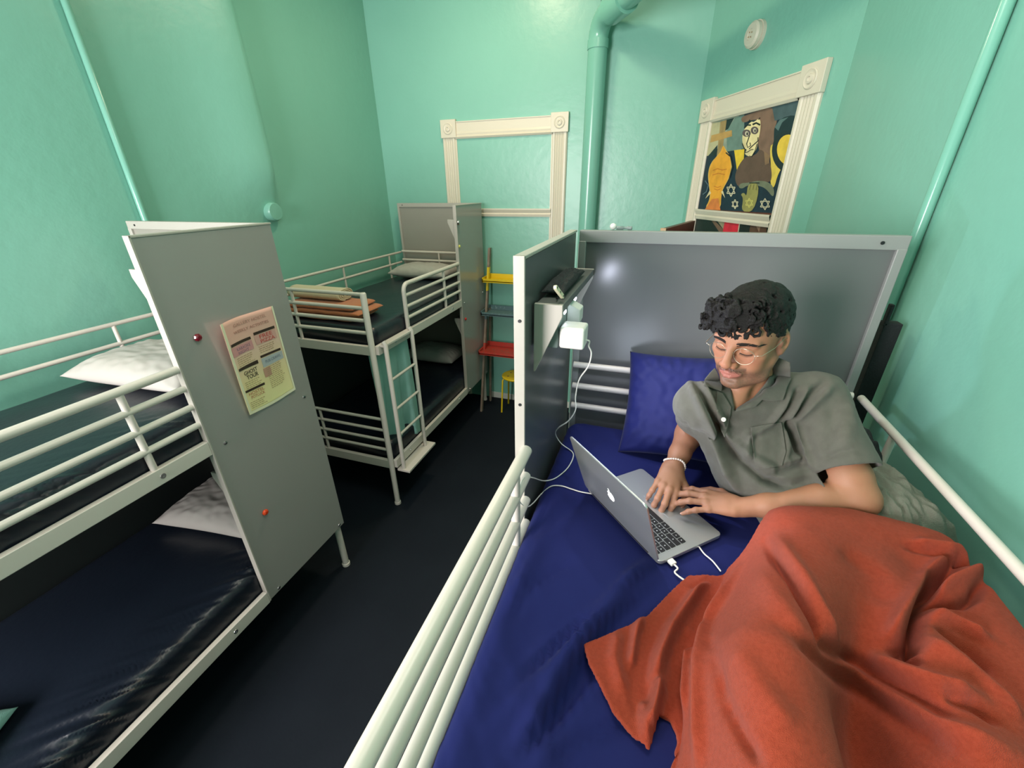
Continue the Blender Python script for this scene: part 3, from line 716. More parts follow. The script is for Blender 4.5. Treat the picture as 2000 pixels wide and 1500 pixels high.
for t in (.02, .5, .98): MB().lathe([(.0028, 0), (.0028, .0004)], ca.lerp(cb, t)+vw*.0082, vw, 12).build('hole', M['black'], cl)
MB().tube([cb+u_*.005, cb+Vector((-.01, -.0, -.006)), Vector((-.232, 1.13, 2.111)), Vector((-.25, 1.2, 2.111))], .002, 8).build('cable', M['black'], cl, smooth=True)
sk = thing('reading_light', 'grey reading light with glowing slits mounted below the right bunk shelf', 'lamp', (-.225, 1.06, 1.99))
M['led'] = mat('led_slit', (1, 1, 1), .4, emit=((.80, .86, 1.0), 14))
MB().box((-.267, .975, 1.985), (-.208, 1.22, 2.083)).build('housing', M['grey_plastic'], sk, bevel=.006)
for y0_, y1_ in ((.98, 1.0), (1.035, 1.055), (1.135, 1.20)): MB().box((-.2085, y0_, 2.060), (-.2065, y1_, 2.067)).build('led', M['led'], sk)
MB().prism([(-.208, 1.07, 2.083), (-.172, 1.07, 2.065), (-.172, 1.07, 2.03), (-.208, 1.07, 1.995)], (0, .05, 0)).build('adapter', M['white_plastic'], sk, bevel=.003)
ch = thing('charger', 'white square power adapter plugged in below the right bunk shelf', 'charger', (-.175, 1.0, 1.990))
MB().box((-.205, .968, 1.990), (-.142, 1.030, 2.046)).build('brick', M['white_plastic'], ch, bevel=.007, seg=4)
MB().box((-.210, .985, 2.00), (-.203, 1.015, 2.035)).build('prongs', M['steel'], ch)
# ---------------------------------------------------------------- signed distance sculpting
class SDF:
    def __init__(s, lo, hi, h):
        s.lo = np.array(lo, np.float32); s.h = h
        s.n = [int(math.ceil((hi[i]-lo[i])/h))+1 for i in range(3)]
        s.ax = [(s.lo[i]+h*np.arange(s.n[i])).astype(np.float32) for i in range(3)]
        s.d = np.full(s.n, .2, np.float32)
    def sub(s, lo, hi):
        sl = []
        for i in range(3):
            a = max(0, int((lo[i]-s.lo[i])/s.h)); b = min(s.n[i], int((hi[i]-s.lo[i])/s.h)+2)
            if b <= a: return None
            sl.append(slice(a, b))
        return tuple(sl)
    def pts(s, sl):
        return s.ax[0][sl[0]][:, None, None], s.ax[1][sl[1]][None, :, None], s.ax[2][sl[2]][None, None, :]
    def op(s, sl, e, k, mode):
        D = s.d[sl]
        if mode == 'sub': e = -e
        if mode == 'add':
            if k > 0:
                hh = np.clip(.5+.5*(D-e)/k, 0, 1); D[...] = D+(e-D)*hh-k*hh*(1-hh)
            else: np.minimum(D, e, out=D)
        else:            # subtract: max(D, -e)
            if k > 0:
                hh = np.clip(.5-.5*(D-e)/k, 0, 1); D[...] = D+(e-D)*hh+k*hh*(1-hh)
            else: np.maximum(D, e, out=D)
    def cap(s, a, b, ra, rb=None, k=.0, mode='add', fl=None):
        """tapered capsule a-b; fl = (axis vector, factor) flattens it across an axis"""
        a = np.array(a, np.float32); b = np.array(b, np.float32); rb = ra if rb is None else rb
        m = max(ra, rb)*(1 if fl is None else max(1, 1/fl[1]))+max(k, .004)+3*s.h
        sl = s.sub(np.minimum(a, b)-m, np.maximum(a, b)+m)
        if sl is None: return
        x, y, z = s.pts(sl); ab = b-a; L2 = max(1e-12, float(ab @ ab))
        px, py, pz = x-a[0], y-a[1], z-a[2]
        t = np.clip((px*ab[0]+py*ab[1]+pz*ab[2])/L2, 0, 1)
        qx, qy, qz = px-ab[0]*t, py-ab[1]*t, pz-ab[2]*t
        if fl is not None:
            ax = np.array(fl[0], np.float32); ax /= np.linalg.norm(ax); c = qx*ax[0]+qy*ax[1]+qz*ax[2]
            g = 1/fl[1]-1; qx = qx+ax[0]*c*g; qy = qy+ax[1]*c*g; qz = qz+ax[2]*c*g
        e = np.sqrt(qx*qx+qy*qy+qz*qz)-(ra+(rb-ra)*t)
        s.op(sl, e.astype(np.float32), k, mode)
    def chain(s, pts, rs, k=.0, mode='add', fl=None):
        for i in range(len(pts)-1): s.cap(pts[i], pts[i+1], rs[i], rs[i+1], k, mode, fl)
    def ell(s, c, r, R=None, k=.0, mode='add'):
        """ellipsoid; R = rows are its axes"""
        c = np.array(c, np.float32); r = np.array(r, np.float32); R = np.eye(3) if R is None else np.array(R)
        m = float(max(r))+max(k, .004)+3*s.h
        sl = s.sub(c-m, c+m)
        if sl is None: return
        x, y, z = s.pts(sl); px, py, pz = x-c[0], y-c[1], z-c[2]
        q = [(px*R[i][0]+py*R[i][1]+pz*R[i][2])/r[i] for i in range(3)]
        k0 = np.sqrt(q[0]**2+q[1]**2+q[2]**2)
        k1 = np.sqrt((q[0]/r[0])**2+(q[1]/r[1])**2+(q[2]/r[2])**2)+1e-9
        s.op(sl, (k0*(k0-1)/k1).astype(np.float32), k, mode)
    def plane(s, c, n, k=.0, lo=None, hi=None):
        """remove everything on the side n points to"""
        n = np.array(n, float); n /= np.linalg.norm(n)
        sl = s.sub(lo, hi) if lo is not None else tuple(slice(0, q) for q in s.n)
        x, y, z = s.pts(sl)
        e = -((x-c[0])*n[0]+(y-c[1])*n[1]+(z-c[2])*n[2])
        s.op(sl, e.astype(np.float32)+np.zeros_like(s.d[sl]), k, 'sub')
    def mesh(s):
        d = s.d; h = s.h
        ins = d < 0
        c = np.zeros([q-1 for q in s.n], np.int8)
        for i in (0, 1):
            for j in (0, 1):
                for k in (0, 1):
                    c += ins[i:s.n[0]-1+i, j:s.n[1]-1+j, k:s.n[2]-1+k]
        act = np.argwhere((c > 0) & (c < 8)); del c
        idx = -np.ones([q-1 for q in s.n], np.int32); idx[act[:, 0], act[:, 1], act[:, 2]] = np.arange(len(act))
        cor = [(i, j, k) for i in (0, 1) for j in (0, 1) for k in (0, 1)]
        V = {q: d[act[:, 0]+q[0], act[:, 1]+q[1], act[:, 2]+q[2]] for q in cor}
        P = np.zeros((len(act), 3)); N = np.zeros(len(act))
        for a in cor:
            for ax in range(3):
                if a[ax] == 0:
                    b = list(a); b[ax] = 1; b = tuple(b)
                    va, vb = V[a], V[b]; m_ = (va < 0) != (vb < 0)
                    t = np.where(m_, va/np.where(m_, va-vb, 1), 0)
                    p = np.tile(np.array(a, float), (len(act), 1)); p[:, ax] = t
                    P += np.where(m_[:, None], p, 0); N += m_
        P = (P/N[:, None]+act)*h+s.lo
        F = []
        for ax in range(3):
            o1, o2 = (ax+1) % 3, (ax+2) % 3
            sa = [slice(None)]*3; sb = [slice(None)]*3; sa[ax] = slice(0, s.n[ax]-1); sb[ax] = slice(1, s.n[ax])
            e = np.argwhere(ins[tuple(sa)] != ins[tuple(sb)])
            e = e[(e[:, o1] > 0) & (e[:, o2] > 0) & (e[:, o1] < s.n[o1]-1) & (e[:, o2] < s.n[o2]-1)]
            fl = ins[e[:, 0], e[:, 1], e[:, 2]]
            def cell(a, b):
                q = e.copy(); q[:, o1] -= a; q[:, o2] -= b
                return idx[q[:, 0], q[:, 1], q[:, 2]]
            q4 = np.stack([cell(1, 1), cell(0, 1), cell(0, 0), cell(1, 0)], 1)
            q4[~fl] = q4[~fl][:, ::-1]
            F.append(q4)
        F = np.concatenate(F); F = F[(F >= 0).all(1)]
        return P, F
def np_mesh(name, P, F, mats, parent=None, smooth_it=0):
    P = np.asarray(P, float)
    if smooth_it:
        E = np.concatenate([F[:, [0, 1]], F[:, [1, 2]], F[:, [2, 3]], F[:, [3, 0]]])
        for _ in range(smooth_it):
            for lam in (.5, -.52):
                A = np.zeros_like(P); C = np.zeros(len(P))
                np.add.at(A, E[:, 0], P[E[:, 1]]); np.add.at(A, E[:, 1], P[E[:, 0]])
                np.add.at(C, E[:, 0], 1); np.add.at(C, E[:, 1], 1)
                P = P+lam*(A/np.maximum(C, 1)[:, None]-P)
    org = np.zeros(3); q = parent
    while q is not None: org += np.array(q.location); q = q.parent
    me = bpy.data.meshes.new(name)
    me.vertices.add(len(P)); me.vertices.foreach_set('co', (P-org).ravel())
    n = F.shape[1]
    me.loops.add(F.size); me.loops.foreach_set('vertex_index', F.ravel().astype(np.int32))
    me.polygons.add(len(F)); me.polygons.foreach_set('loop_start', (np.arange(len(F))*n).astype(np.int32))
    me.polygons.foreach_set('use_smooth', [True]*len(F))
    for x in (mats if isinstance(mats, (list, tuple)) else [mats]): me.materials.append(x)
    me.update(calc_edges=True); me.validate()
    o = bpy.data.objects.new(name, me); COL.objects.link(o)
    if parent is not None: o.parent = parent
    return o
def tint(o, name, cols):
    a = o.data.color_attributes.new(name, 'FLOAT_COLOR', 'POINT')
    a.data.foreach_set('color', np.asarray(cols, np.float32).ravel())
# ---------------------------------------------------------------- the person
HS = .94                                       # the room is built at about this scale
HC = np.array([.253, 1.136, 2.013]); HDS = .965
_a, _b, _c = -2.161, .150, .034
hF = np.array([math.cos(_a)*math.cos(_b), math.sin(_a)*math.cos(_b), -math.sin(_b)])
_L = np.array([-math.sin(_a), math.cos(_a), 0]); _U = np.cross(hF, _L)
hL = _L*math.cos(_c)+_U*math.sin(_c); hU = -_L*math.sin(_c)+_U*math.cos(_c)
HR = np.stack([hF, hL, hU])
def hp(f, l, u): return HC+HDS*(hF*f+hL*l+hU*u)

J = dict(shR=(.160, 1.095, 1.818), shL=(.458, 1.19, 1.842), elR=(.188, 1.275, 1.67), wrR=(.130, 1.105, 1.605),
         elL=(.535, 1.00, 1.672), wrL=(.295, .985, 1.592), neck=(.295, 1.185, 1.845), chest=(.300, 1.195, 1.745), belly=(.370, 1.125, 1.64), hip=(.430, 1.04, 1.580))
J = {k: np.array(v) for k, v in J.items()}
nrm = lambda v: np.array(v, float)/np.linalg.norm(v)

def hand(s, wr, d, up, thumb, bends, spread, k=.006, sc=HS, tb=(.5, .3)):
    """five fingers: bends = per finger (mcp, pip, dip) in radians, index first"""
    d = nrm(d); up = nrm(np.array(up)-d*np.dot(up, d)); th = nrm(thumb-d*np.dot(thumb, d)-up*np.dot(thumb, up))
    c = np.array(wr)
    s.cap(c, c+d*.03*sc, .026*sc, .031*sc, .012, fl=(up, .68))
    kn = []
    for i, o in enumerate((.029, .0095, -.0105, -.029)):
        ln = (.088, .092, .087, .078)[i]*sc
        p = c+d*ln+th*o*sc+up*(.004-.004*abs(i-1.3))*sc
        s.cap(c+d*.018*sc+th*o*.6*sc, p, .0165*sc, (.0108, .011, .0105, .0095)[i]*sc, .012, fl=(up, .9))
        kn.append(p)
    tips = []
    for i, p in enumerate(kn):
        L = ((.042, .025, .020), (.046, .029, .021), (.043, .027, .021), (.034, .021, .019))[i]; r = (.0092, .0094, .009, .0080)[i]*sc
        f = nrm(d+th*spread[i]); an = 0; q = p
        rr = [r*1.08, r*.98, r*.88, r*.70]
        for j in range(3):
            an += bends[i][j]; v = f*math.cos(an)-up*math.sin(an); q2 = q+v*L[j]*sc
            s.cap(q, q2, rr[j], rr[j+1], k if j == 0 else .0025)
            s.ell(q, (rr[j]*1.06,)*3, k=.004)
            q = q2
        tips.append((q, v, up, r*.72))
    # thumb leaves the side of the palm near its base
    b = c+d*.022*sc+th*.024*sc-up*.004*sc
    v1 = nrm(d*.75+th*.75-up*.25); v2 = nrm(d*1+th*tb[0]-up*tb[1]); v3 = nrm(d*1+th*(tb[0]-.35)-up*tb[1])
    p1 = b+v1*.042*sc; p2 = p1+v2*.033*sc; p3 = p2+v3*.026*sc
    s.cap(c+d*.02*sc+th*.012*sc, p1, .0175*sc, .0125*sc, .010); s.cap(p1, p2, .0115*sc, .0105*sc, .004); s.cap(p2, p3, .0105*sc, .0082*sc, .003)
    tips.append((p3, v3, up, .0082*sc))
    return tips

B = SDF((-.03, .80, 1.50), (.64, 1.40, 2.17), .0021)
# torso, hips, thighs (under the clothes and blanket)
cR = nrm(J['shL']-J['shR'])
B.chain([J['chest'], J['belly'], J['hip']], [.066, .068, .074], .04)
for sg in (-1, 1):
    B.cap(J['chest']+cR*.055*sg+np.array([0, 0, .015]), J['belly']+cR*.045*sg,   .060, .060, .04)
B.cap(J['shR'], J['shL'], .034, .034, .03)
B.cap(J['neck'], J['shR'], .034, .034, .03); B.cap(J['neck'], J['shL'], .034, .034, .03)
# neck and collar bones
B.cap(hp(-.022, 0, -.05), J['neck']+np.array([0, .0, -.02]), .052*HS, .058*HS, .015)
B.cap(hp(-.01, .03, -.05), J['neck']+np.array([-.05, -.085, -.015]), .015, .016, .025)
B.cap(hp(-.01, -.03, -.05), J['neck']+np.array([-.06, -.08, -.015]), .015, .016, .025)
B.ell(hp(.036, 0, -.135), (.012, .012, .014), k=.02)
# arms
for sd in ('R', 'L'):
    sh, el, wr = J['sh'+sd], J['el'+sd], J['wr'+sd]
    B.cap(sh, el, .040, .040, .02)
    m1 = sh+(el-sh)*.55
    B.ell(sh+(el-sh)*.8, (.044, .044, .046), k=.03)
    f1 = el+(wr-el)*.30
    B.chain([el, f1, el+(wr-el)*.75, wr], [.039, .041, .030, .0245], .014)
    B.ell(el+nrm(el-wr)*.006, (.036,)*3, k=.02)
# hands
upR = nrm([.15, -.32, .9]); dR = nrm([-.20, -.88, -.33])
tipsR = hand(B, J['wrR'], dR, upR, np.array([1., 0, 0]), [(.40, .85, .45), (.30, .80, .5), (.32, .75, .5), (.30, .70, .5)], (.12, .03, -.06, -.18), tb=(.35, .55))
dL = nrm([-.965, .16, -.10]); upL = nrm([-.12, -.18, .95])
tipsL = hand(B, J['wrL'], dL, upL, np.array([0, 1., 0]), [(.10, .42, .3), (.06, .40, .3), (.08, .36, .28), (.16, .22, .2)], (.14, .04, -.08, -.26), tb=(.35, .35))
# head in its own frame
def hell(f, l, u, r, k=.01, mode='add', R=None): B.ell(hp(f, l, u), np.array(r)*HDS, HR if R is None else R, k, mode)
def hcap(a, b, ra, rb=None, k=.008, mode='add', fl=None): B.cap(hp(*a), hp(*b), ra*HDS, None if rb is None else rb*HDS, k, mode, fl)
hell(-.012, 0, .040, (.098, .076, .088), .0)
hell(.024, 0, -.035, (.066, .060, .080), .03)
hell(.045, 0, .035, (.050, .058, .052), .03)
for q in (-1, 1):
    hcap((-.002, .054*q, -.045), (.030, .046*q, -.088), .017, .015, .02)
    hcap((.030, .046*q, -.088), (.074, .014*q, -.104), .015, .014, .02)
    hell(.056, .046*q, -.022, (.022, .020, .017), .022)
    hell(.050, .040*q, -.055, (.024, .016, .024), .02)
    hcap((.076, .047*q, .017), (.090, .012*q, .020), .0085, .0085, .012)
    hell(.094, .031*q, .000, (.016, .018, .011), .010, 'sub')
    hell(.0755, .0315*q, -.003, (.0145, .0165, .0125), .003)
    hcap((.084, .019*q, -.008), (.081, .046*q, -.007), .0022, .0018, .002)
    hcap((.093, .0185*q, -.010), (.0865, .044*q, -.0085), .0011, .0010, .0015, 'sub')
hell(.079, 0, -.103, (.016, .019, .014), .014)
hcap((.090, 0, .016), (.1165, 0, -.033), .0078, .0105, .010)
hell(.1150, 0, -.036, (.0115, .0130, .0105), .006)
for q in (-1, 1):
    hell(.1015, .0150*q, -.041, (.0120, .0074, .0088), .005)
    hcap((.112, .006*q, -.0475), (.104, .0085*q, -.047), .0024, .0028, .002, 'sub')
# mouth
hell(.080, 0, -.066, (.022, .028, .020), .014)
hcap((.099, 0, -.052), (.102, 0, -.062), .003, .003, .004, 'sub')
for q in (-1, 1):
    hcap((.1015, .005*q, -.0640), (.088, .0245*q, -.0690), .0044, .0026, .006)
    hcap((.1005, .006*q, -.0760), (.089, .0230*q, -.0705), .0054, .0026, .006)
    hcap((.107, 0, -.0695), (.0905, .0245*q, -.0700), .0012, .0010, .0014, 'sub')
hcap((.094, -.012, -.088), (.094, .012, -.088), .0045, .0045, .008, 'sub')
# ears
for q in (-1, 1):
    eR = np.stack([nrm(hF*.9-hL*q*.35), nrm(hL*q+hF*.35), hU])
    hell(-.014, .074*q, -.004, (.019, .0085, .031), .004, R=eR)
    hell(-.011, .0805*q, -.001, (.0115, .0055, .019), .004, 'sub', R=eR)
    hell(-.010, .073*q, -.029, (.0095, .007, .010), .005)
    hell(-.002, .076*q, -.004, (.005, .005, .008), .004)
    hell(-.006, .079*q, -.006, (.0045, .004, .006), .002, 'sub')
P, F = B.mesh(); del B
n_floor = 1.506

# skin tones: lips, stubble, knuckles keep their own colour
loc = (P-HC) @ HR.T/HDS
f_, l_, u_ = loc[:, 0], loc[:, 1], loc[:, 2]
base = np.array([.37, .165, .092]); col = np.tile(base, (len(P), 1))
def mix(w, c):
    global col
    w = np.clip(w, 0, 1)[:, None]; col = col*(1-w)+np.array(c)*w
near = (np.abs(l_) < .09) & (u_ > -.13) & (u_ < .15) & (np.abs(f_) < .14)
rng = np.random.default_rng(3); nz = rng.random(len(P))
lip = near*np.clip(1.35-(((l_)/.0255)**2+((u_+.0705)/.0105)**2)**.5*1.05, 0, 1)*(f_ > .084)*4
jaw = near*np.clip(((-.052-u_)/.016), 0, 1)*np.clip((f_+.0)/.02, 0, 1)*np.clip((u_+.128)/.012, 0, 1)
stub = jaw*.62
mou = near*np.clip(1-np.abs((u_+.0565-.10*0)/.0085), 0, 1)*(f_ > .075)*(np.abs(l_) < .036)
side = near*np.clip(1-np.abs(f_-.004)/.016, 0, 1)*np.clip((.04-u_)/.03, 0, 1)*np.clip((u_+.06)/.03, 0, 1)*(np.abs(l_) > .05)
mix(stub*(.75+.5*nz), (.095, .06, .044)); mix(mou*.8, (.05, .032, .026)); mix(side*.6, (.06, .04, .03))
mix(lip*.65, (.36, .125, .095))
cheek = near*np.exp(-(((np.abs(l_)-.042)/.02)**2+((u_+.03)/.02)**2))*(f_ > .03); mix(cheek*.35, (.42, .15, .09))
nose_ = near*np.exp(-((l_/.016)**2+((u_+.036)/.014)**2))*(f_ > .095); mix(nose_*.4, (.42, .145, .088))
M['skin'] = mat('skin', (.5, .25, .15), .56, sss=.12, bump=(420, .06, 3))
nt = M['skin'].node_tree; at_ = nt.nodes.new('ShaderNodeAttribute'); at_.attribute_name = 'tone'
nt.links.new(at_.outputs['Color'], nt.nodes['Principled BSDF'].inputs['Base Color'])
person = np_mesh('person', P, F, M['skin'], None, 3)
tint(person, 'tone', np.concatenate([col, np.ones((len(P), 1))], 1))
tag(person, 'young person with dark curly hair and glasses, typing on a laptop in the right bunk', 'person')

# fingernails
M['nail'] = mat('fingernail', (.56, .30, .22), .3)
for tips in (tipsR, tipsL):
    for q, v, up, r in tips:
        v = nrm(v); sd = nrm(np.cross(v, up)); nn = nrm(np.cross(sd, v))
        rows = [[tuple(q+v*(-.004+.009*i/5)+sd*r*.72*math.sin(a)*(1-.25*(i/5)**3)+nn*(r*.97*math.cos(a)*.98)) for a in np.linspace(-.9, .9, 7)] for i in range(6)]
        MB().grid(rows).build('fingernail', M['nail'], person, smooth=True)

# hair
HSDF = SDF(HC-np.array([.16, .16, .10]), HC+np.array([.16, .16, .165]), .0019)
def xell(f, l, u, r, k=.01, mode='add'): HSDF.ell(hp(f, l, u), np.array(r)*HDS, HR, k, mode)
xell(-.014, 0, .050, (.090, .072, .076), 0)
xell(.012, 0, .086, (.078, .058, .042), .015)
xell(-.034, 0, .02, (.070, .0735, .080), .015)
xell(.078, -.012, .074, (.022, .058, .028), .012)
# clear the face, the ears and the nape
HSDF.ell(hp(.128, 0, -.046), np.array((.086, .094, .090))*HS, HR, .006, 'sub')
for q in (-1, 1):
    HSDF.ell(hp(.050, .088*q, -.032), np.array((.052, .036, .046))*HS, HR, .006, 'sub')
    HSDF.ell(hp(-.012, .098*q, -.030), np.array((.034, .032, .044))*HS, HR, .005, 'sub')
HSDF.plane(hp(-.06, 0, -.058), -hU*.9-hF*.2, .01)
rg = random.Random(11)
def lock(c, n, rad, r, turns, flat=.6):
    """one wavy lock: part of a turn lying on the head"""
    n = nrm(n); a = nrm(np.cross(n, nrm([rg.uniform(-1, 1) for _ in range(3)]))); b = np.cross(n, a)
    ph = rg.uniform(0, 6.28); st = 7; pts = []
    for i in range(st):
        q = ph+turns*2*PI*i/(st-1); pts.append(c+(a*math.cos(q)+b*math.sin(q)*flat)*rad+n*(rg.uniform(-.001, .001)))
    for i in range(st-1):
        t = i/(st-1); t2 = (i+1)/(st-1); w_ = lambda x: r*(.45+.55*math.sin(PI*min(1, x*.9+.12)))
        HSDF.cap(pts[i], pts[i+1], w_(t), w_(t2), .0026)
for i in range(760):                       # crown, sides and back
    th = rg.uniform(0, 6.28); w = math.acos(1-rg.random()*1.12)
    dl = np.array([math.cos(th)*math.sin(w), math.sin(th)*math.sin(w), math.cos(w)])
    k_ = .4 if w > 1.25 else 1
    c = np.array([-.012+dl[0]*.097, dl[1]*.079, .052+dl[2]*.0835])
    if dl[0] > .75 and dl[2] < .25: continue
    nn = hF*dl[0]+hL*dl[1]+hU*dl[2]
    lock(hp(*c), nn, rg.uniform(.009, .017)*HS, rg.uniform(.0028, .0046)*(.75 if k_ < 1 else 1), rg.uniform(.35, .7))
for i in range(330):                       # heavy curls over the forehead, falling to the person's right
    l = rg.uniform(-.080, .052); f = rg.uniform(.066, .108)-abs(l+.012)*.40; u = rg.uniform(.043+.10*max(0, l+.01), .116)
    lock(hp(f, l, u), nrm(hF+hU*rg.uniform(-.2, .8)+hL*rg.uniform(-.6, .4)), rg.uniform(.007, .013)*HS, rg.uniform(.0026, .0044), rg.uniform(.5, 1.0), .9)
for i in range(70):
    lock(hp(rg.uniform(.045, .088), rg.uniform(-.094, -.062), rg.uniform(.036, .092)), nrm(hF-hL), rg.uniform(.006, .011)*HS, rg.uniform(.0026, .0040), rg.uniform(.5, .9), .9)
for i in range(90):                        # hairline down the temples to the ears
    q = rg.choice((-1, 1)); t = rg.random(); f = .070-.075*t; l = q*(.060+.017*t); u = .050-.030*t+rg.uniform(-.004, .022)
    lock(hp(f, l, u), hL*q, rg.uniform(.005, .009)*HS, rg.uniform(.0020, .0030), .5)
for i in range(26):                        # short strands over the brow
    l = rg.uniform(-.062, .040); f0 = .1000-abs(l)*.26; p0 = np.array([f0, l, rg.uniform(.036, .046)]); p1 = p0+np.array([.001, rg.uniform(-.007, .004), -.007]); p2 = p1+np.array([-.001, rg.uniform(-.006, .003), -.005])
    HSDF.chain([hp(*p0), hp(*p1), hp(*p2)], [.0028, .0018, .0010], .0015)
Ph, Fh = HSDF.mesh(); del HSDF
M['hair'] = mat('dark_hair', (.0065, .0052, .0046), .5, spec=.3, bump=(520, .5, 4))
np_mesh('hair', Ph, Fh, M['hair'], person, 1)
# brows, lashes, moustache hairs
def on_face(f, l, u):
    return hp(f, l, u)
M['brow'] = mat('brow_hair', (.018, .012, .010), .6)
from mathutils.bvhtree import BVHTree
bvh_p = BVHTree.FromPolygons([tuple(v) for v in P], [tuple(x) for x in F])
def face_pt(l, u, off=.0008):
    o = Vector(hp(.20, l, u)); h_ = bvh_p.ray_cast(o, Vector(-hF))
    return (h_[0]+Vector(hF)*off) if h_[0] else None
for q in (-1, 1):
    mb = MB()
    for i in range(230):
        t = rg.random(); l = q*(.013+.046*t); u = .0165+.0060*math.sin(t*2.6)-.006*t+rg.uniform(-.0052, .0052)*(1-.55*t)
        a = face_pt(l, u, .0002); b = face_pt(l+q*.0055, u+.0014-.003*t, .0012)
        if a and b: mb.tube([a, b], [.00055, .0002], 4)
    mb.build('eyebrow', M['brow'], person)
    pts = [face_pt(q*l, u, .0007) for l, u in ((.0175, -.0095), (.023, -.0115), (.031, -.0125), (.039, -.0115), (.0455, -.0085))]
    mb = MB().tube([p for p in pts if p], .0009, 6)
    for i in range(26):
        t = i/25; l = .018+.028*t; u = -.0095-.0035*math.sin(t*PI); a = face_pt(q*l, u, .0004)
        if a: mb.tube([a, a+Vector(hF*.0045-hU*.0035+hL*q*.0015*(t-.3))], [.0003, .0001], 4)
    mb.build('eyelashes', M['brow'], person)
mb = MB()
for i in range(190):
    l = rg.uniform(-.034, .034); u = -.0545-abs(l)*.28+rg.uniform(-.0045, .0035)
    if abs(l) < .003 and rg.random() < .7: continue
    a = face_pt(l, u, .0); b = face_pt(l+(.0022 if l > 0 else -.0022), u-.0022, .0005)
    if a and b: mb.tube([a, b], [.00026, .0001], 3)
mb.build('moustache', M['brow'], person)
# round thin rimmed glasses
M['gold'] = mat('thin_gold_wire', (.50, .43, .33), .3, .9)
M['lens'] = mat('clear_lens', (1, 1, 1), .02, trans=1, spec=.5)
gl = MB(); lens = []
for q in (-1, 1):
    c = (.102, .0335*q, -.010); ring = []
    for i in range(36):
        a = 2*PI*i/36; ring.append(hp(c[0]-.0022*abs(math.cos(a))*(1 if math.cos(a)*1 > 0 else 0)-.006*(math.cos(a) > 0)*math.cos(a)**2, c[1]+q*.0235*math.cos(a), c[2]+.0215*math.sin(a)))
    gl.tube(ring, .0006, 8, closed=True); lens.append(ring)
    gl.tube([hp(.096, .057*q, -.004), hp(.090, .071*q, -.002), hp(.04, .0775*q, .001), hp(-.008, .0785*q, .010), hp(-.024, .079*q, .0), hp(-.030, .076*q, -.014)], .00075, 8)
    gl.tube([hp(.104, .012*q, -.012), hp(.0985, .0100*q, -.016)], .0006, 6)
gl.tube([hp(.102, .0105, -.006), hp(.108, .004, -.0035), hp(.108, -.004, -.0035), hp(.102, -.0105, -.006)], .0008, 8)
g = gl.build('eyeglasses', M['gold'], person, smooth=True)
# bracelet of pale beads on the right wrist
ax = nrm(J['wrR']-J['elR']); a = nrm(np.cross(ax, [0, 0, 1])); b = np.cross(a, ax); c = J['wrR']-ax*.004
mb = MB()
for i in range(30):
    t = 2*PI*i/30; p = c+a*.0305*math.cos(t)+b*.0275*math.sin(t)+ax*.005*math.sin(t*2)
    mb.lathe([(.0006, -.0034), (.0024, -.0024), (.0034, 0), (.0024, .0024), (.0006, .0034)], p, nrm(-a*math.sin(t)+b*math.cos(t)), 8)
mb.build('bracelet', mat('pearly_beads', (.80, .66, .58), .25), person, smooth=True)
# ---------------------------------------------------------------- shirt
M['shirt'] = mat('grey_green_linen', (.098, .094, .076), .85, bump=(900, .25, 2), sheen=.15, vary=(40, (.085, .081, .065), .4, .65))
T = SDF((-.02, .84, 1.50), (.64, 1.42, 1.98), .0026)
up = np.array([0, 0, 1.])
T.chain([J['chest'], J['belly'], J['hip']], [.092, .095, .086], .05)
for sg in (-1, 1): T.cap(J['chest']+cR*.062*sg+np.array([0, 0, .012]), J['belly']+cR*.052*sg, .088, .090, .05)
T.cap(J['shR'], J['shL'], .052, .056, .04)
T.cap(J['neck']+np.array([0, .01, -.012]), J['shR'], .050, .054, .03); T.cap(J['neck']+np.array([.03, .02, .0]), J['shL'], .055, .054, .03)
# sleeves: wide short tubes, hollow at the hem
for sd, t, ra, rb in (('R', .62, .054, .062), ('L', .74, .062, .074)):
    sh, el = J['sh'+sd], J['el'+sd]; v = nrm(el-sh); e = sh+(el-sh)*t
    T.cap(sh, e+v*.05, ra, rb, .03)
for sd, t, rb in (('R', .62, .062), ('L', .74, .074)):
    sh, el = J['sh'+sd], J['el'+sd]; v = nrm(el-sh); e = sh+(el-sh)*t
    m_ = .095
    # hem cut only around the arm tube
    sl = T.sub(e-m_*2, e+m_*2); x, y, z = T.pts(sl)
    px, py, pz = x-e[0], y-e[1], z-e[2]; ax_ = px*v[0]+py*v[1]+pz*v[2]
    rad = np.sqrt(np.maximum(0, px*px+py*py+pz*pz-ax_*ax_))
    cutr = np.maximum(-ax_, rad-m_)
    tor = np.minimum.reduce([np.sqrt((x-c[0])**2+(y-c[1])**2+(z-c[2])**2)-.122 for c in (J['belly'], J['chest'], (J['belly']+J['chest'])/2, J['hip'])])
    cutr = np.maximum(cutr, -(tor-.004))
    T.op(sl, cutr.astype(np.float32), .002, 'sub')
    T.cap(e-v*.045, e+v*.05, rb-.014, rb-.005, .0, 'sub')
T.chain([J['chest'], J['belly'], J['hip']], [.092, .096, .086], .02)
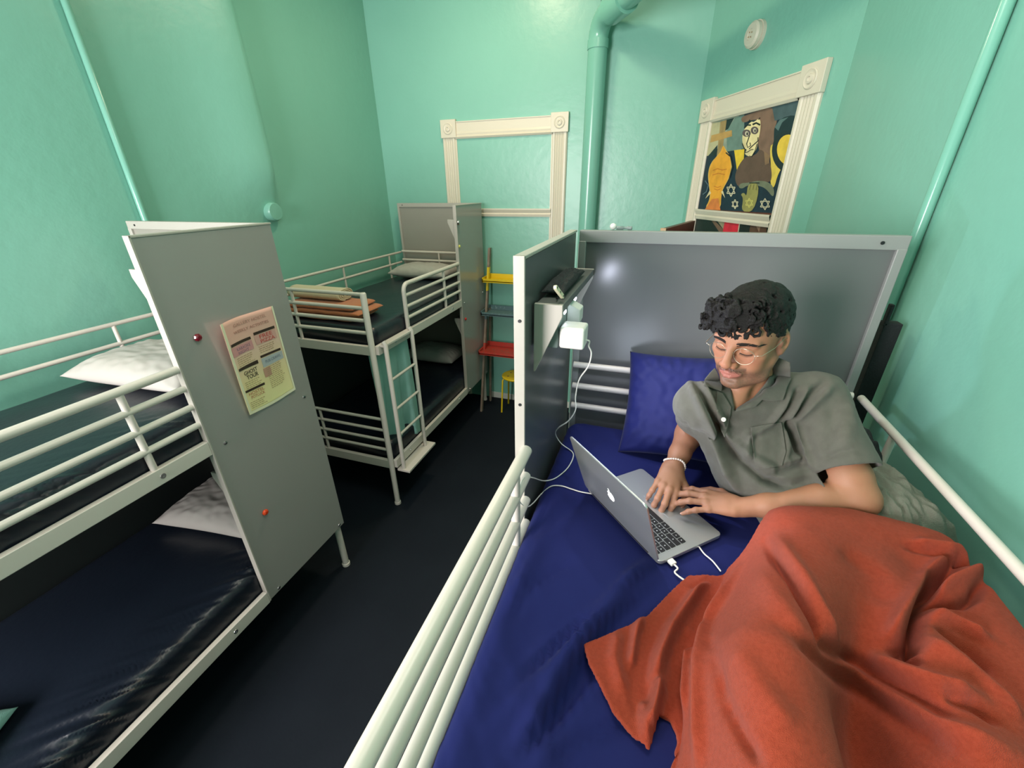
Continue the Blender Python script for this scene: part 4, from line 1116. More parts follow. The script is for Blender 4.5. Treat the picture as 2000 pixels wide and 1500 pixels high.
# neck opening and the open V
T.cap(J['neck']+np.array([0, .0, -.01]), hp(-.02, 0, .0), .060, .066, .006, 'sub')
vb = at(1436, 800, 1.045); vb = np.array(vb)
vt = np.array(at(1462, 752, 1.06))
for q in range(7):
    t = q/6; c = vt*(1-t)+vb*t; r = .036*(1-t)+.003
    d_ = nrm(c-C0); T.cap(c-d_*.05, c+d_*.035, r, r, .004, 'sub')
Ps, Fs = T.mesh(); del T
def relax(P, F, n):
    E = np.concatenate([F[:, [0, 1]], F[:, [1, 2]], F[:, [2, 3]], F[:, [3, 0]]]); P = P.copy()
    C = np.zeros(len(P)); np.add.at(C, E[:, 0], 1); np.add.at(C, E[:, 1], 1)
    for _ in range(n):
        A = np.zeros_like(P); np.add.at(A, E[:, 0], P[E[:, 1]]); np.add.at(A, E[:, 1], P[E[:, 0]])
        P += .5*(A/np.maximum(C, 1)[:, None]-P)
    return P
def normals(P, F):
    n = np.cross(P[F[:, 2]]-P[F[:, 0]], P[F[:, 3 if F.shape[1] > 3 else 1]]-P[F[:, 1 if F.shape[1] > 3 else 0]])
    N = np.zeros_like(P)
    for i in range(F.shape[1]): np.add.at(N, F[:, i], n)
    return N/np.maximum(1e-12, np.linalg.norm(N, axis=1))[:, None]
Ps = relax(Ps, Fs, 4)
def cast(bv, u, v, fallback=None):
    d = Vector(ray(u, v)).normalized(); h_ = bv.ray_cast(Vector(C0), d)
    return h_[0] if h_[0] is not None else fallback
def lay(bv, pts, step=4):
    """a polyline traced over the photograph, laid on a surface as points"""
    out = []
    for (a, b), (c, d) in zip(pts[:-1], pts[1:]):
        n = max(1, int(math.hypot(c-a, d-b)/step))
        for i in range(n): out.append((a+(c-a)*i/n, b+(d-b)*i/n))
    out.append(pts[-1])
    q = [cast(bv, *p) for p in out]
    return np.array([tuple(p) for p in q if p is not None])
def dist_line(P, L):
    """distance to a point row and the parameter 0..1 along it"""
    best = np.full(len(P), 9.); par = np.zeros(len(P)); n = len(L)-1
    lo, hi = L.min(0)-.12, L.max(0)+.12
    idx = np.where(((P > lo) & (P < hi)).all(1))[0]; Q = P[idx]
    bb = best[idx]; pp = par[idx]
    for i in range(n):
        a = L[i]; ab = L[i+1]-a; t = np.clip(((Q-a) @ ab)/max(1e-12, ab @ ab), 0, 1)
        d = np.linalg.norm(Q-a-t[:, None]*ab, axis=1); m_ = d < bb
        bb = np.where(m_, d, bb); pp = np.where(m_, (i+t)/n, pp)
    best[idx] = bb; par[idx] = pp
    return best, par
def folds(P, F, bv, items, conv=lambda p: p, Nfix=None):
    N = normals(P, F) if Nfix is None else Nfix; D = np.zeros(len(P))
    for pts, amp, w in items:
        L = lay(bv, [conv(p) for p in pts])
        if len(L) < 2: continue
        # keep to one sheet: break where the laid points jump in depth
        d, t = dist_line(P, L)
        taper = np.minimum(1, np.minimum(t, 1-t)*5+.25)
        D += amp*taper*np.exp(-(d/w)**2)
    return P+N*D[:, None]
cv = lambda p: (1300+p[0]*.2533, 680+p[1]*.2533)
bvs = BVHTree.FromPolygons([tuple(v) for v in Ps], [tuple(int(i) for i in x) for x in Fs])
FO = [
    ([(175, 225), (290, 470), (420, 760), (550, 1080)], .015, .013),
    ([(212, 250), (330, 480), (480, 760), (560, 880)], -.0145, .010),
    ([(262, 250), (378, 470), (500, 720)], .009, .009),
    ([(360, 330), (390, 480), (440, 640)], -.004, .006),
    ([(1030, 300), (950, 450), (880, 560)], -.008, .007),
    ([(990, 330), (910, 450), (800, 580), (620, 700)], .006, .009),
    ([(1110, 300), (1020, 420), (930, 560)], .007, .008),
    ([(1230, 250), (1090, 400), (960, 560)], -.007, .009),
    ([(1290, 290), (1150, 430), (1010, 560)], .006, .011),
    ([(935, 560), (980, 690), (1060, 830)], -.016, .010),
    ([(975, 560), (1060, 760), (1150, 930)], .008, .010),
    ([(560, 740), (690, 860), (880, 960)], .007, .012),
    ([(480, 780), (620, 900), (760, 1020), (960, 1090)], -.010, .011),
    ([(920, 590), (940, 760), (900, 930)], .005, .009),
    ([(1100, 860), (960, 920), (840, 980)], -.008, .010),
    ([(1050, 840), (930, 890)], .005, .009),
    ([(700, 640), (690, 780), (680, 900)], -.004, .009),
    ([(640, 640), (640, 760), (620, 860)], .005, .010),
    ([(1400, 380), (1420, 560), (1380, 760)], .004, .02),
    ([(1300, 420), (1290, 600), (1240, 780)], -.004, .018),
    ([(1450, 780), (1340, 800), (1230, 850)], -.0035, .008),
    ([(130, 560), (190, 640), (260, 650)], -.004, .010),
    ([(760, 1010), (980, 1060), (1150, 1010)], -.008, .012),
]
Ps = folds(Ps, Fs, bvs, [(a, b*(2.1 if b > 0 else 1.7), c*.95) for a, b, c in FO], cv)
# fine crumpling of the linen
Ns = normals(Ps, Fs)
for i in range(len(Ps)):
    p = Vector(Ps[i]); Ps[i] += Ns[i]*(.0022*noise.noise(p*22)+.0011*noise.noise(p*55))
Ps = relax(Ps, Fs, 1)
shirt = np_mesh('shirt', Ps, Fs, M['shirt'], person); shirt['label'] = 'grey-green short sleeved linen shirt'
bvs = BVHTree.FromPolygons([tuple(v) for v in Ps], [tuple(int(i) for i in x) for x in Fs])
nb = len(Ps); headm = (u_ > -.118) & (np.abs(l_) < .12) & (np.abs(f_) < .16)
bvall = BVHTree.FromPolygons([tuple(v) for v in np.concatenate([Ps, P])], [tuple(int(i) for i in x) for x in Fs]+[tuple(int(i)+nb for i in x) for x in F[~headm[F].any(1)]])
def inside(poly, x, y):
    c = False; n = len(poly); j = n-1
    for i in range(n):
        (a, b), (e, f) = poly[i], poly[j]
        if (b > y) != (f > y) and x < (e-a)*(y-b)/(f-b)+a: c = not c
        j = i
    return c
def patch(name, poly, mt, parent, off=.003, thick=.002, step=1.6, bv=None, smooth_n=3, lift=None, lim=None):
    """a cloth piece whose outline is laid on the surface below it"""
    bv = bv or bvall
    xs = [p[0] for p in poly]; ys = [p[1] for p in poly]
    nx = int((max(xs)-min(xs))/step)+2; ny = int((max(ys)-min(ys))/step)+2
    G = {}
    gx = [min(xs)+step*(i-.5) for i in range(nx+2)]; gy = [min(ys)+step*(j-.5) for j in range(ny+2)]
    def near(x, y):
        best = None
        for i in range(len(poly)):
            (a, b), (c, d) = poly[i], poly[(i+1) % len(poly)]
            L = (c-a)**2+(d-b)**2; t = max(0, min(1, ((x-a)*(c-a)+(y-b)*(d-b))/max(L, 1e-9)))
            q = (a+(c-a)*t, b+(d-b)*t); e = math.hypot(q[0]-x, q[1]-y)
            if best is None or e < best[0]: best = (e, q)
        return best
    cells = []
    for i in range(nx+1):
        for j in range(ny+1):
            if inside(poly, (gx[i]+gx[i+1])/2, (gy[j]+gy[j+1])/2): cells.append((i, j))
    use = {}
    for (i, j) in cells:
        for k in ((i, j), (i+1, j), (i+1, j+1), (i, j+1)): use.setdefault(k, len(use))
    cnt = {}
    for (i, j) in cells:
        for k in ((i, j), (i+1, j), (i+1, j+1), (i, j+1)): cnt[k] = cnt.get(k, 0)+1
    pos = [None]*len(use); dep = np.zeros(len(use)); uv = [None]*len(use)
    for k, q in use.items():
        x, y = gx[k[0]], gy[k[1]]; bd = 0
        if cnt[k] < 4:
            e, p = near(x, y)
            if e < step*1.3: x, y = p
        uv[q] = (x, y); h_ = cast(bv, x, y)
        dep[q] = (h_-Vector(C0)).length if h_ is not None else np.nan
    med = np.nanmedian(dep); bad = np.isnan(dep)
    if lim: bad |= np.abs(dep-med) > lim
    dep = np.where(bad, med, dep)
    fc = [tuple(use[k] for k in ((i, j), (i, j+1), (i+1, j+1), (i+1, j))) for (i, j) in cells]
    Fp = np.array(fc)
    for _ in range(60 if bad.any() else 0):
        A = np.zeros(len(dep)); C = np.zeros(len(dep))
        for a in range(4):
            b = (a+1) % 4
            np.add.at(A, Fp[:, a], dep[Fp[:, b]]); np.add.at(A, Fp[:, b], dep[Fp[:, a]]); np.add.at(C, Fp[:, a], 1); np.add.at(C, Fp[:, b], 1)
        dep = np.where(bad, A/C, dep)
    for _ in range(smooth_n):
        A = np.zeros(len(dep)); C = np.zeros(len(dep))
        for a in range(4):
            b = (a+1) % 4
            np.add.at(A, Fp[:, a], dep[Fp[:, b]]); np.add.at(A, Fp[:, b], dep[Fp[:, a]]); np.add.at(C, Fp[:, a], 1); np.add.at(C, Fp[:, b], 1)
        dep = np.minimum(dep, .5*dep+.5*A/C) if _ < smooth_n-1 else .5*dep+.5*A/C
    vs = []
    for q in range(len(uv)):
        o = off if lift is None else off+lift(*uv[q])
        vs.append(Vector(C0)+Vector(ray(*uv[q])).normalized()*(dep[q]-o))
    mb = MB().add(vs, fc)
    o = mb.build(name, mt, parent, smooth=True)
    if thick:
        s_ = o.modifiers.new('thickness', 'SOLIDIFY'); s_.thickness = thick; s_.offset = -1
    return o
pc = lambda L: [cv(p) for p in L]
patch('collar', pc([(875, 75), (925, 95), (960, 110), (966, 240), (935, 305), (905, 402), (820, 408), (742, 400), (690, 452), (532, 492), (560, 462), (660, 400), (720, 330), (770, 270), (810, 200), (840, 130)]), M['shirt'], shirt, .007, .003, lim=.05)
patch('collar', pc([(292, 288), (355, 312), (428, 332), (436, 300), (420, 240), (398, 180), (380, 150), (340, 190), (300, 240)]), M['shirt'], shirt, .006, .003, lim=.04)
pl = patch('placket', pc([(400, 330), (440, 345), (470, 390), (508, 455), (500, 520), (480, 600), (455, 690), (430, 640), (400, 540), (385, 430)]), M['shirt'], shirt, .004, .002, lim=.03)
pk = patch('pocket', pc([(655, 608), (770, 590), (892, 570), (915, 690), (930, 800), (900, 905), (800, 925), (690, 932), (668, 760)]), M['shirt'], shirt, .0025, .0018, lim=.03)
patch('pocket_hem', pc([(655, 604), (770, 586), (893, 566), (897, 592), (772, 612), (657, 632)]), M['shirt'], pk, .0045, .0015, lim=.03) if False else None
M['button'] = mat('white_button', (.75, .72, .66), .3)
for u, v in ((447, 550),):
    q = cast(bvs, *cv((u, v))); n_ = -Vector(ray(*cv((u, v)))).normalized()
    bo = MB().lathe([(.0055, 0), (.0058, .0015), (.0045, .0028), (.003, .002), (.001, .002)], q+n_*.0125, n_, 18).build('button', M['button'], shirt, smooth=True, sharp=40)
    for k in range(4):
        a = k*PI/2+.4; t1 = n_.orthogonal().normalized(); t2 = n_.cross(t1)
        MB().lathe([(.0006, 0), (.0006, .0004)], q+n_*.0147+(t1*math.cos(a)+t2*math.sin(a))*.0016, n_, 6).build('button_hole', M['black'], bo)

# tuck the trunk a little further in wherever it would come through the cloth
def seg_d(Q, a, b):
    ab = b-a; t = np.clip(((Q-a) @ ab)/(ab @ ab), 0, 1); return np.linalg.norm(Q-a-t[:, None]*ab, axis=1)
trunk = np.minimum(seg_d(P, J['chest'], J['belly']), seg_d(P, J['belly'], J['hip'])) < .125
arms_ = np.minimum(seg_d(P, J['elL'], J['wrL']), seg_d(P, J['elR'], J['wrR'])) < .056
pick = np.where(trunk & ~arms_ & (P[:, 2] < vb[2]-.012))[0]
pc_ = np.array(person.data.vertices[0].co)*0
co = np.empty(len(P)*3); person.data.vertices.foreach_get('co', co); co = co.reshape(-1, 3)
Nn = normals(P, F)
w_ = np.zeros(len(P)); w_[pick] = 1
for _ in range(6):
    A = np.zeros(len(P)); C = np.zeros(len(P))
    for a in range(4):
        b = (a+1) % 4; np.add.at(A, F[:, a], w_[F[:, b]]); np.add.at(A, F[:, b], w_[F[:, a]]); np.add.at(C, F[:, a], 1); np.add.at(C, F[:, b], 1)
    w_ = A/np.maximum(C, 1)
co -= Nn*(.020*w_)[:, None]
person.data.vertices.foreach_set('co', co.ravel()); person.data.update()
# ---------------------------------------------------------------- laptop
M['alu'] = mat('brushed_aluminium', (.55, .56, .56), .38, .75, bump=(900, .02, 2))
M['key'] = mat('black_key', (.008, .008, .01), .5)
M['keywell'] = mat('key_legend_white', (.55, .55, .55), .5)
M['screen'] = mat('lit_screen', (.02, .02, .02), .2, emit=((.78, .86, 1.0), LP['screen']))
M['logo'] = mat('lit_logo', (.9, .9, .9), .4, emit=((1, 1, 1), 2.2))
e1 = Vector((.684, -.729, 0)).normalized(); e2 = Vector((.729, .684, 0)).normalized(); e3 = Vector((0, 0, 1))
LH = Vector((-.0045, .9135, 1.5145)); LW, LD = .316, .214
lap = thing('laptop', 'open silver laptop with a glowing emblem on its lid, on the blue sheet', 'laptop', LH)
def lp(a, b, c=0): return LH+e1*a+e2*b+e3*c        # a along the hinge, b towards the user, c up
def rr_poly(w0, w1, d0, d1, r, f, n=6):
    out = []
    for (cx, cy, a0) in ((w1-r, d1-r, 0), (w0+r, d1-r, PI/2), (w0+r, d0+r, PI), (w1-r, d0+r, 1.5*PI)):
        for k in range(n+1):
            a = a0+PI/2*k/n; out.append(f(cx+r*math.cos(a), cy+r*math.sin(a)))
    return out
bs = MB().prism(rr_poly(-LW/2, LW/2, 0, LD, .012, lambda a, b: lp(a, b, 0)), e3*.011).build('base', M['alu'], lap, bevel=.0015)
MB().prism(rr_poly(-LW/2+.017, LW/2-.017, .012, .108, .003, lambda a, b: lp(a, b, .0108)), e3*.0004).build('keyboard_tray', M['alu'], bs)
MB().prism(rr_poly(-.052, .052, .128, .202, .004, lambda a, b: lp(a, b, .0108)), e3*.0004).build('trackpad', M['alu'], bs, bevel=.0002)
x0, x1 = -LW/2+.020, LW/2-.020; W_ = x1-x0; y = .014
rows = [(.0075, [1]*14), (.0145, [1]*13+[1.5]), (.0145, [1.5]+[1]*13), (.0145, [1.75]+[1]*11+[1.75]), (.0145, [2.25]+[1]*10+[2.25]), (.0145, [1, 1, 1, 1.25, 5.2, 1.25, 1, 1, 1, 1])]
for h_, ks in rows:
    tot = sum(ks); g_ = .0024; x = 0
    for w in ks:
        a0 = x1-(x/tot)*W_-g_/2; a1 = x1-((x+w)/tot)*W_+g_/2
        # the user's left end of the keyboard is at +a
        mb = MB().prism(rr_poly(a1, a0, y, y+h_, .0018, lambda a, b: lp(a, b, .0112), 3), e3*.0012)
        cxx, cyy = (a0+a1)/2, y+h_/2
        if w <= 2.3 and h_ > .01:
            r_ = .0016
            mb.prism([lp(cxx-r_, cyy-r_*.9, .0124), lp(cxx+r_, cyy-r_*.9, .0124), lp(cxx+r_*.4, cyy+r_*.9, .0124), lp(cxx-r_, cyy+r_*.5, .0124)], e3*.0001, 1)
        mb.build('key', [M['key'], M['keywell']], bs)
        x += w
    y += h_+.0026
phi = math.radians(LP['lid'])
lv = (-e2*math.cos(phi)+e3*math.sin(phi)).normalized(); ln = lv.cross(e1).normalized()
ln = ln if ln.dot(e2) < 0 else -ln                  # outward, away from the user
def lq(a, t, o=0): return LH+e3*.013+e1*a+lv*t+ln*o
lid = MB().prism(rr_poly(-LW/2, LW/2, .002, .217, .013, lambda a, b: lq(a, b, 0)), ln*.0055).build('lid', M['alu'], lap, bevel=.0015)
MB().prism(rr_poly(-LW/2+.008, LW/2-.008, .012, .208, .004, lambda a, b: lq(a, b, -.0002)), ln*-.0003).build('bezel', M['black'], lid)
MB().prism(rr_poly(-LW/2+.014, LW/2-.014, .020, .202, .002, lambda a, b: lq(a, b, -.0006)), ln*-.0002).build('screen', M['screen'], lid)
MB().tube([lq(-.12, -.001, .002), lq(.12, -.001, .002)], .0045, 14).build('hinge', M['black'], lap, smooth=True, sharp=50)
# fruit emblem with a bite on the right and a leaf
def emblem():
    body = []
    for k in range(60):
        a = PI/2+2*PI*k/60; r = 1-.12*math.exp(-((a-PI/2)/.38)**2)-.12*math.exp(-((a-2.5*PI)/.38)**2)-.10*math.exp(-((a-1.5*PI)/.3)**2)
        x_, y_ = .88*r*math.cos(a), r*math.sin(a)*(1.0 if math.sin(a) > 0 else 1.04)
        if y_ < 0: x_ *= 1-.16*y_*y_
        dx, dy = x_-1.02, y_-.18; d_ = math.hypot(dx, dy)
        if d_ < .42: x_, y_ = 1.02+dx/d_*.42, .18+dy/d_*.42
        body.append((x_, y_))
    leaf = [(.02+.34*t+.0, 1.08+.42*t+s*.13*math.sin(t*PI)) for s, ts in ((1, [i/8 for i in range(9)]), (-1, [1-i/8 for i in range(1, 8)])) for t in ts]
    return body, leaf
em = MB()
for poly in emblem():
    # the emblem stands upright for someone facing the lid's back
    em.prism([lq(-p[0]*.0165, .104+p[1]*.0165*1.05, .0052) for p in poly], ln*.0006)
em.build('emblem', M['logo'], lid)
# plug on its left side with the lead running under the blanket
M['cable'] = mat('white_cable', (.80, .78, .72), .4)
pg = tag(None or bpy.data.objects.new('x', None), '', '') if False else None
# ---------------------------------------------------------------- light
wd_ = bpy.data.worlds.new('world'); S.world = wd_; wd_.use_nodes = True
wd_.node_tree.nodes['Background'].inputs[0].default_value = (.75, .9, 1, 1)
wd_.node_tree.nodes['Background'].inputs[1].default_value = .6
def area(name, loc, target, sx, sy, power, col, spread=180):
    l = bpy.data.lights.new(name, 'AREA'); l.shape = 'RECTANGLE'; l.size = sx; l.size_y = sy; l.energy = power; l.color = col
    l.spread = math.radians(spread)
    o = bpy.data.objects.new(name, l); COL.objects.link(o); o.location = loc
    o.rotation_euler = (Vector(target)-Vector(loc)).to_track_quat('-Z', 'Y').to_euler(); return o
area('window_daylight', ((wy[0]+wy[1])/2, YR-.06, (wz[0]+wz[1])/2), ((wy[0]+wy[1])/2+1.2, 3, 2.2), wy[1]-wy[0], wz[1]-wz[0], LP['win'], (1, .935, .93))
area('ceiling_fill', (-.15, 1.1, ZC-.06), (-.15, 1.1, 0), .9, .9, LP['ceil'], (1, .93, .80))  # unseen fill lamp, added to brighten the aisle-facing panels and rails
area('reading_lamp', (-.185, 1.16, 2.03), (.15, 1.26, 1.82), .02, .06, LP['read'], (.78, .82, 1.0))
area('corner_light', (-1.35, 3.05, ZC-.05), (-1.5, 3.3, 0), .3, .3, LP['corner'], (1, .80, .55))
S.view_settings.view_transform = 'Standard'; S.view_settings.look = 'None'; S.view_settings.gamma = 1
S.view_settings.use_curve_mapping = False
S.view_settings.exposure = LP['exp']
S.cycles.use_denoising = True
# ---------------------------------------------------------------- the blue bed
mo = mattress('mattress', -.255, .665, -.40, 1.47, 1.362, 1.50, M['sheet'], 'upper mattress of the right bunk under a royal blue fitted sheet', -1, .004, 21, n=300, crown=.006)
def obj_PF(o):
    me = o.data; a = np.empty(len(me.vertices)*3); me.vertices.foreach_get('co', a); a = a.reshape(-1, 3)+np.array(o.location)
    return a
def set_P(o, P):
    o.data.vertices.foreach_set('co', (P-np.array(o.location)).ravel()); o.data.update()
Pm = obj_PF(mo)
Zup = np.tile(np.array([0, 0, 1.]), (len(Pm), 1))
bvm = BVHTree.FromPolygons([tuple(v) for v in Pm], [tuple(p.vertices) for p in mo.data.polygons])
FS = [([(1285, 1088), (1232, 1130), (1160, 1215), (1085, 1330), (1010, 1470)], .016, .020), ([(1290, 1130), (1215, 1200), (1130, 1310), (1060, 1440)], -.010, .028), ([(1300, 1110), (1200, 1190), (1080, 1300), (960, 1420)], .009, .020), ([(1260, 1130), (1140, 1220), (1010, 1330)], -.007, .016),
      ([(1330, 1160), (1240, 1230), (1110, 1370), (1000, 1490)], -.010, .016), ([(1180, 1170), (1080, 1250), (985, 1340)], .005, .013),
      ([(1130, 1000), (1060, 1060), (1000, 1160)], .005, .016), ([(1120, 1090), (1040, 1140), (990, 1220)], -.005, .013), ([(1200, 1290), (1090, 1420), (1040, 1500)], .007, .016),
      ([(1260, 1390), (1150, 1440), (1080, 1500)], -.006, .014), ([(1180, 860), (1150, 890), (1110, 950)], .004, .014), ([(1080, 960), (1040, 1050)], -.004, .012),
      ([(1160, 800), (1200, 850), (1230, 880)], .003, .012)]
Pm = folds(Pm, None, bvm, [(a, b*1.9, c*.8) for a, b, c in FS], Nfix=Zup)
set_P(mo, Pm)
bvm = BVHTree.FromPolygons([tuple(v) for v in Pm], [tuple(p.vertices) for p in mo.data.polygons])
# blue pillow leaning on the headboard
pn = Vector((-.12, -.80, .55)).normalized(); pa = Vector((.93, -.12, .10)); pa = (pa-pn*pa.dot(pn)).normalized(); pb = pn.cross(pa)
tl = Matrix((pa, pb, pn)).transposed()
pillow('pillow', (.140, 1.365, 1.672), .37, .37, .13, 0, M['blue_pillow'], 'navy blue pillow leaning against the grey headboard behind the laptop', tilt=tl, seed=3, wr=.005)
# crumpled cloth and pillow under the person's left elbow
pillow('clothing_pile', (.612, 1.105, 1.580), .21, .32, .17, .35, M['grey_cloth'], 'crumpled grey-green garment beside the left elbow by the wall side rail', seed=17, cat='clothes', wr=.012)
pillow('bag', (.590, 1.30, 1.60), .17, .20, .20, .2, M['dark_cloth'], 'black cloth bag in the corner behind the left elbow', seed=27, cat='bag', wr=.015)

# ---------------------------------------------------------------- rust blanket
OUT = [(1345, 1122), (1312, 1150), (1262, 1202), (1200, 1230), (1140, 1255), (1150, 1292), (1198, 1388), (1240, 1440), (1270, 1470), (1282, 1430), (1290, 1400), (1303, 1398), (1310, 1440), (1306, 1500), (1300, 1640)]
edge = [np.array(onz(u, v, 1.522))[:2] for u, v in OUT]
edge += [np.array(q) for q in ((.10, .10), (.16, -.12), (.45, -.16), (.66, -.12), (.680, .25), (.680, .60), (.680, .90), (.65, .985), (.54, .985), (.42, .960), (.34, .925), (.295, .86), (.235, .81))]
edge = np.array(edge)
gs = .0045
lo = edge.min(0)-gs; hi = edge.max(0)+gs
nx, ny = int((hi[0]-lo[0])/gs)+2, int((hi[1]-lo[1])/gs)+2
X = lo[0]+gs*np.arange(nx)[:, None]+np.zeros((1, ny)); Y = lo[1]+gs*np.arange(ny)[None, :]+np.zeros((nx, 1))
def inpoly(px, py, poly):
    c = np.zeros(px.shape, bool); j = len(poly)-1
    for i in range(len(poly)):
        a, b = poly[i], poly[j]
        c ^= ((a[1] > py) != (b[1] > py)) & (px < (b[0]-a[0])*(py-a[1])/(b[1]-a[1]+1e-12)+a[0]); j = i
    return c
# what lies underneath: mattress, hips, thighs, knees, shins
Zb = np.full(X.shape, 1.520)
def under(a, b, ra, rb):
    a, b = np.array(a), np.array(b); ab = b-a
    for t in np.linspace(0, 1, 26):
        c = a+ab*t; r = ra+(rb-ra)*t; d2 = (X-c[0])**2+(Y-c[1])**2
        Zb[...] = np.maximum(Zb, np.where(d2 < r*r, c[2]+np.sqrt(np.maximum(0, r*r-d2)), 0))
under((.425, .86, 1.60), (.262, .52, 1.635), .095, .075)
under((.50, .84, 1.585), (.53, .46, 1.60), .095, .075)
under((.262, .52, 1.635), (.255, .10, 1.59), .078, .070)
under((.53, .46, 1.60), (.56, .10, 1.56), .075, .055)
under((.39, .87, 1.608), (.52, .90, 1.602), .09, .09)
under((.52, .90, 1.602), (.64, .90, 1.592), .09, .088)
under((.64, .90, 1.592), (.628, .15, 1.580), .088, .085)
under((.56, .80, 1.56), (.60, .40, 1.56), .10, .08)
Z = Zb.copy()
for _ in range(110):
    A = np.pad(Z, 1, mode='edge'); A = (A[:-2, 1:-1]+A[2:, 1:-1]+A[1:-1, :-2]+A[1:-1, 2:])/4
    Z = np.maximum(Zb, A-.00020)
for _ in range(22):
    A = np.pad(Z, 1, mode='edge'); Z = (A[:-2, 1:-1]+A[2:, 1:-1]+A[1:-1, :-2]+A[1:-1, 2:])/4
cc = inpoly(X[:-1, :-1]+gs/2, Y[:-1, :-1]+gs/2, edge)
cells = np.argwhere(cc)
key = -np.ones((nx, ny), int); cnt = np.zeros((nx, ny), int)
for di, dj in ((0, 0), (1, 0), (1, 1), (0, 1)): np.add.at(cnt, (cells[:, 0]+di, cells[:, 1]+dj), 1)
use = np.argwhere(cnt > 0); key[use[:, 0], use[:, 1]] = np.arange(len(use))
Fb = np.stack([key[cells[:, 0], cells[:, 1]], key[cells[:, 0]+1, cells[:, 1]], key[cells[:, 0]+1, cells[:, 1]+1], key[cells[:, 0], cells[:, 1]+1]], 1)
Pb = np.stack([X[use[:, 0], use[:, 1]], Y[use[:, 0], use[:, 1]], Z[use[:, 0], use[:, 1]]], 1)
bnd = np.where(cnt[use[:, 0], use[:, 1]] < 4)[0]
for q in bnd:
    p = Pb[q, :2]; best = None
    for i in range(len(edge)):
        a, b = edge[i], edge[(i+1) % len(edge)]; ab = b-a; t = np.clip((p-a) @ ab/max(1e-12, ab @ ab), 0, 1); c = a+ab*t; d = np.hypot(*(c-p))
        if best is None or d < best[0]: best = (d, c)
    if best[0] < gs*1.5: Pb[q, :2] = best[1]
bvb = BVHTree.FromPolygons([tuple(v) for v in Pb], [tuple(int(i) for i in x) for x in Fb])
c8 = lambda p: (1100+p[0]*.45, 980+p[1]*.45)
FB_ = [
    ([(870, 170), (1000, 350), (1090, 520), (1125, 610)], -.012, .010), ([(920, 150), (1040, 330), (1140, 510), (1190, 610)], .008, .020),
    ([(1125, 610), (1200, 660), (1290, 690)], -.010, .014),
    ([(1730, 240), (1620, 330), (1575, 400), (1545, 490), (1500, 590), (1430, 640)], -.030, .013), ([(1690, 230), (1560, 350), (1500, 470), (1440, 590)], .014, .016),
    ([(1430, 640), (1490, 665), (1545, 690)], -.016, .012), ([(1540, 580), (1510, 640)], -.012, .012),
    ([(1560, 465), (1680, 530), (1850, 600)], .013, .012), ([(1580, 430), (1720, 440), (1790, 400), (1840, 320)], -.014, .010),
    ([(1600, 400), (1720, 340), (1800, 300), (1850, 320)], .016, .012), ([(1620, 540), (1760, 640), (1850, 740)], -.010, .012),
    ([(1740, 250), (1850, 290), (1930, 360)], -.018, .010), ([(1520, 180), (1700, 210), (1860, 260), (1990, 340)], .010, .016), ([(1480, 190), (1640, 225), (1730, 245)], -.007, .010),
    ([(1310, 670), (1470, 740), (1640, 800), (1800, 840)], .012, .016), ([(1250, 690), (1400, 770), (1560, 860), (1700, 960)], -.010, .014),
    ([(1130, 640), (1330, 790), (1560, 930), (1800, 1040), (1950, 1090)], .012, .020), ([(960, 540), (1080, 640), (1250, 780), (1460, 920), (1700, 1080)], -.010, .022),
    ([(1640, 830), (1780, 880), (1900, 960)], -.009, .014), ([(1560, 590), (1720, 700), (1900, 860), (1980, 980)], .010, .020),
    ([(690, 300), (620, 420), (590, 560), (500, 660), (490, 800), (475, 980), (462, 1150)], -.020, .014),
    ([(760, 290), (690, 430), (620, 540), (585, 700), (585, 900), (590, 1150)], .014, .015),
    ([(640, 600), (665, 720), (700, 860), (770, 1000), (850, 1130)], -.010, .011), ([(560, 560), (520, 700), (520, 900)], .012, .012),
    ([(640, 330), (560, 430), (470, 560), (420, 680), (390, 790)], .018, .015), ([(490, 400), (400, 480), (345, 620), (330, 760), (325, 900)], -.012, .014),
    ([(470, 360), (380, 450), (320, 560), (295, 720)], .012, .012), ([(700, 220), (640, 330), (560, 390)], -.008, .010),
    ([(420, 790), (400, 880), (370, 1000)], .022, .011), ([(455, 800), (450, 900), (440, 1000)], -.012, .008),
    ([(240, 560), (220, 680), (260, 830)], .006, .016), ([(340, 860), (350, 980), (365, 1060)], .010, .010),
    ([(840, 300), (1000, 520), (1050, 640)], .005, .03), ([(720, 620), (850, 820), (1000, 1000)], .006, .03), ([(1200, 200), (1350, 320), (1400, 460)], -.004, .03),
]
Nb = normals(Pb, Fb); Nb[Nb[:, 2] < 0] *= -1
Nm = Nb*.6+np.array([0, 0, .4]); Nm /= np.linalg.norm(Nm, axis=1)[:, None]
Pb = folds(Pb, Fb, bvb, [(a, b*(2.0 if b > 0 else 2.4), c*.72) for a, b, c in FB_], c8, Nfix=Nm)
for i in range(len(Pb)):
    p = Vector(Pb[i]); Pb[i, 2] += .004*noise.noise(p*9)+.0018*noise.noise(p*24)+.0007*noise.noise(p*140)
Pb[:, 2] = np.maximum(Pb[:, 2], 1.519)
N0 = np.tile([0, 0, 1.], (len(Pb), 1))
bl = np_mesh('blanket', Pb, Fb, M['rust'], None, 1)
sm = bl.modifiers.new('thickness', 'SOLIDIFY'); sm.thickness = .011; sm.offset = 1 if normals(Pb, Fb)[:, 2].mean() < 0 else -1
sb = bl.modifiers.new('subsurf', 'SUBSURF'); sb.levels = 1; sb.render_levels = 1
recentre(bl); tag(bl, 'rust orange fleece blanket heaped over the legs of the person on the right', 'blanket')
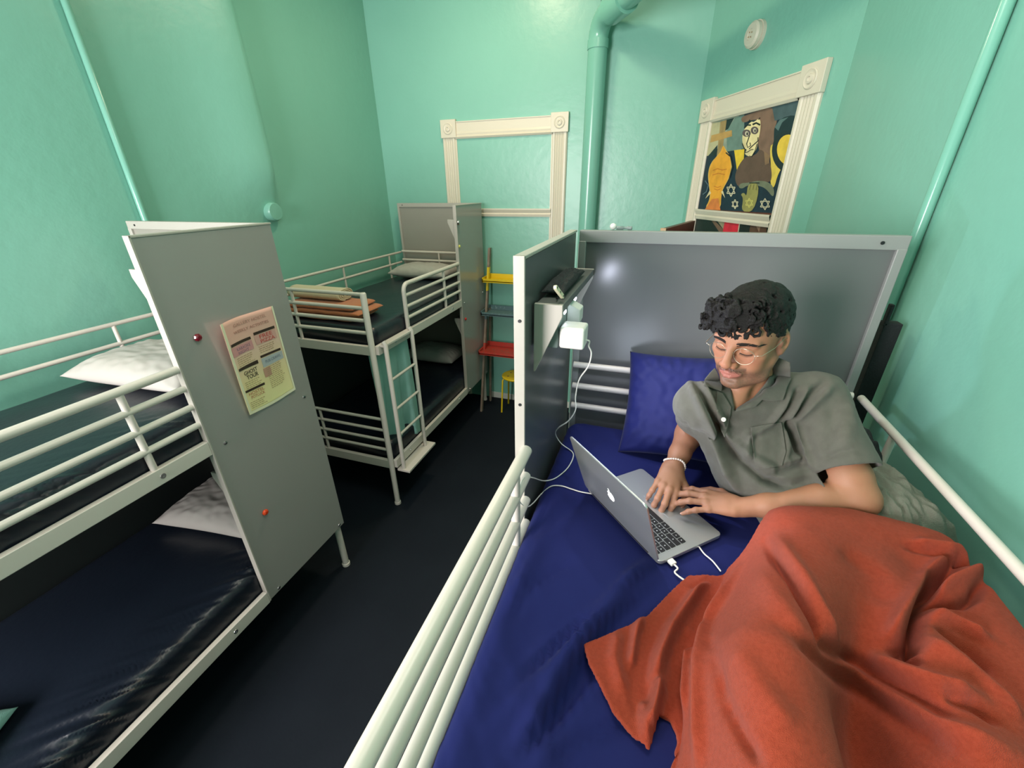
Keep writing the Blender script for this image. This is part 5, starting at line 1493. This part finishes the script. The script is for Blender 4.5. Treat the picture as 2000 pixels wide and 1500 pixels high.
# ---------------------------------------------------------------- cables
def smooth_path(pts, n=10):
    pts = [Vector(p) for p in pts]; out = []
    for i in range(len(pts)-1):
        p0, p1, p2, p3 = pts[max(0, i-1)], pts[i], pts[i+1], pts[min(len(pts)-1, i+2)]
        for k in range(n):
            t = k/n; out.append(.5*((2*p1)+(p2-p0)*t+(2*p0-5*p1+4*p2-p3)*t*t+(3*p1-p0-3*p2+p3)*t**3))
    out.append(pts[-1]); return out
path = [Vector((-.146, 1.0, 2.008)), Vector((-.134, 1.005, 2.004))]
for i, (u, v) in enumerate([(1150, 676), (1155, 690), (1149, 715), (1131, 742), (1124, 775), (1124, 800), (1110, 822), (1090, 836)]):
    t = (i+1)/8; path.append(ony(u, v, .99+.15*t))
for u, v in [(1085, 850), (1096, 868), (1117, 884), (1119, 896), (1110, 914), (1096, 928), (1080, 938), (1061, 941), (1040, 935)]:
    h_ = bvm.ray_cast(Vector(C0), Vector(ray(u, v)).normalized())[0]
    path.append((h_ if h_ is not None else onz(u, v, 1.51))+Vector((0, 0, .004)))
path = [p if p.x > -.258 else Vector(C0)+(p-Vector(C0))*(.258/-p.x) for p in path]
for u, v in [(1026, 932), (1018, 942), (1014, 958), (1013, 972), (1018, 984), (1030, 990), (1042, 982)]:
    p = onx(u, v, -.262); path.append(p)
for u, v in [(1058, 966), (1076, 952), (1096, 951), (1116, 957), (1136, 963)]:
    h_ = bvm.ray_cast(Vector(C0), Vector(ray(u, v)).normalized())[0]
    path.append((h_ if h_ is not None else onz(u, v, 1.51))+Vector((0, 0, .004)))
path.append(lp(-LW/2+.04, .02, .001))
tag(recentre(MB().tube(smooth_path(path), .0019, 10).build('charging_cable', M['cable'], smooth=True)), 'white charging cable looping from the adapter over the bed rail to the laptop', 'cable')
# plug in the near side of the laptop and its lead, and a second lead running under the blanket
lead = thing('plug_lead', 'white plug and lead in the near side edge of the laptop', 'cable', lp(LW/2+.01, .03, 0))
MB().prism([lp(LW/2+.0005, .024, .001), lp(LW/2+.0005, .040, .001), lp(LW/2+.0005, .040, .009), lp(LW/2+.0005, .024, .009)], e1*.016).build('plug', M['white_plastic'], lead, bevel=.0015)
a = lp(LW/2+.016, .032, .005)
MB().tube(smooth_path([a, a+e1*.012-e3*.001, onz(1318, 1118, 1.516), onz(1332, 1130, 1.516), onz(1346, 1138, 1.514)]), .0022, 10).build('cord', M['cable'], lead, smooth=True)
tag(recentre(MB().tube(smooth_path([lp(LW/2-.005, .135, .0015), onz(1375, 1081, 1.514), onz(1392, 1096, 1.515), onz(1408, 1116, 1.515)]), .0018, 10).build('thin_cable', M['cable'], smooth=True)), 'thin white cable running from under the laptop front to the blanket', 'cable')
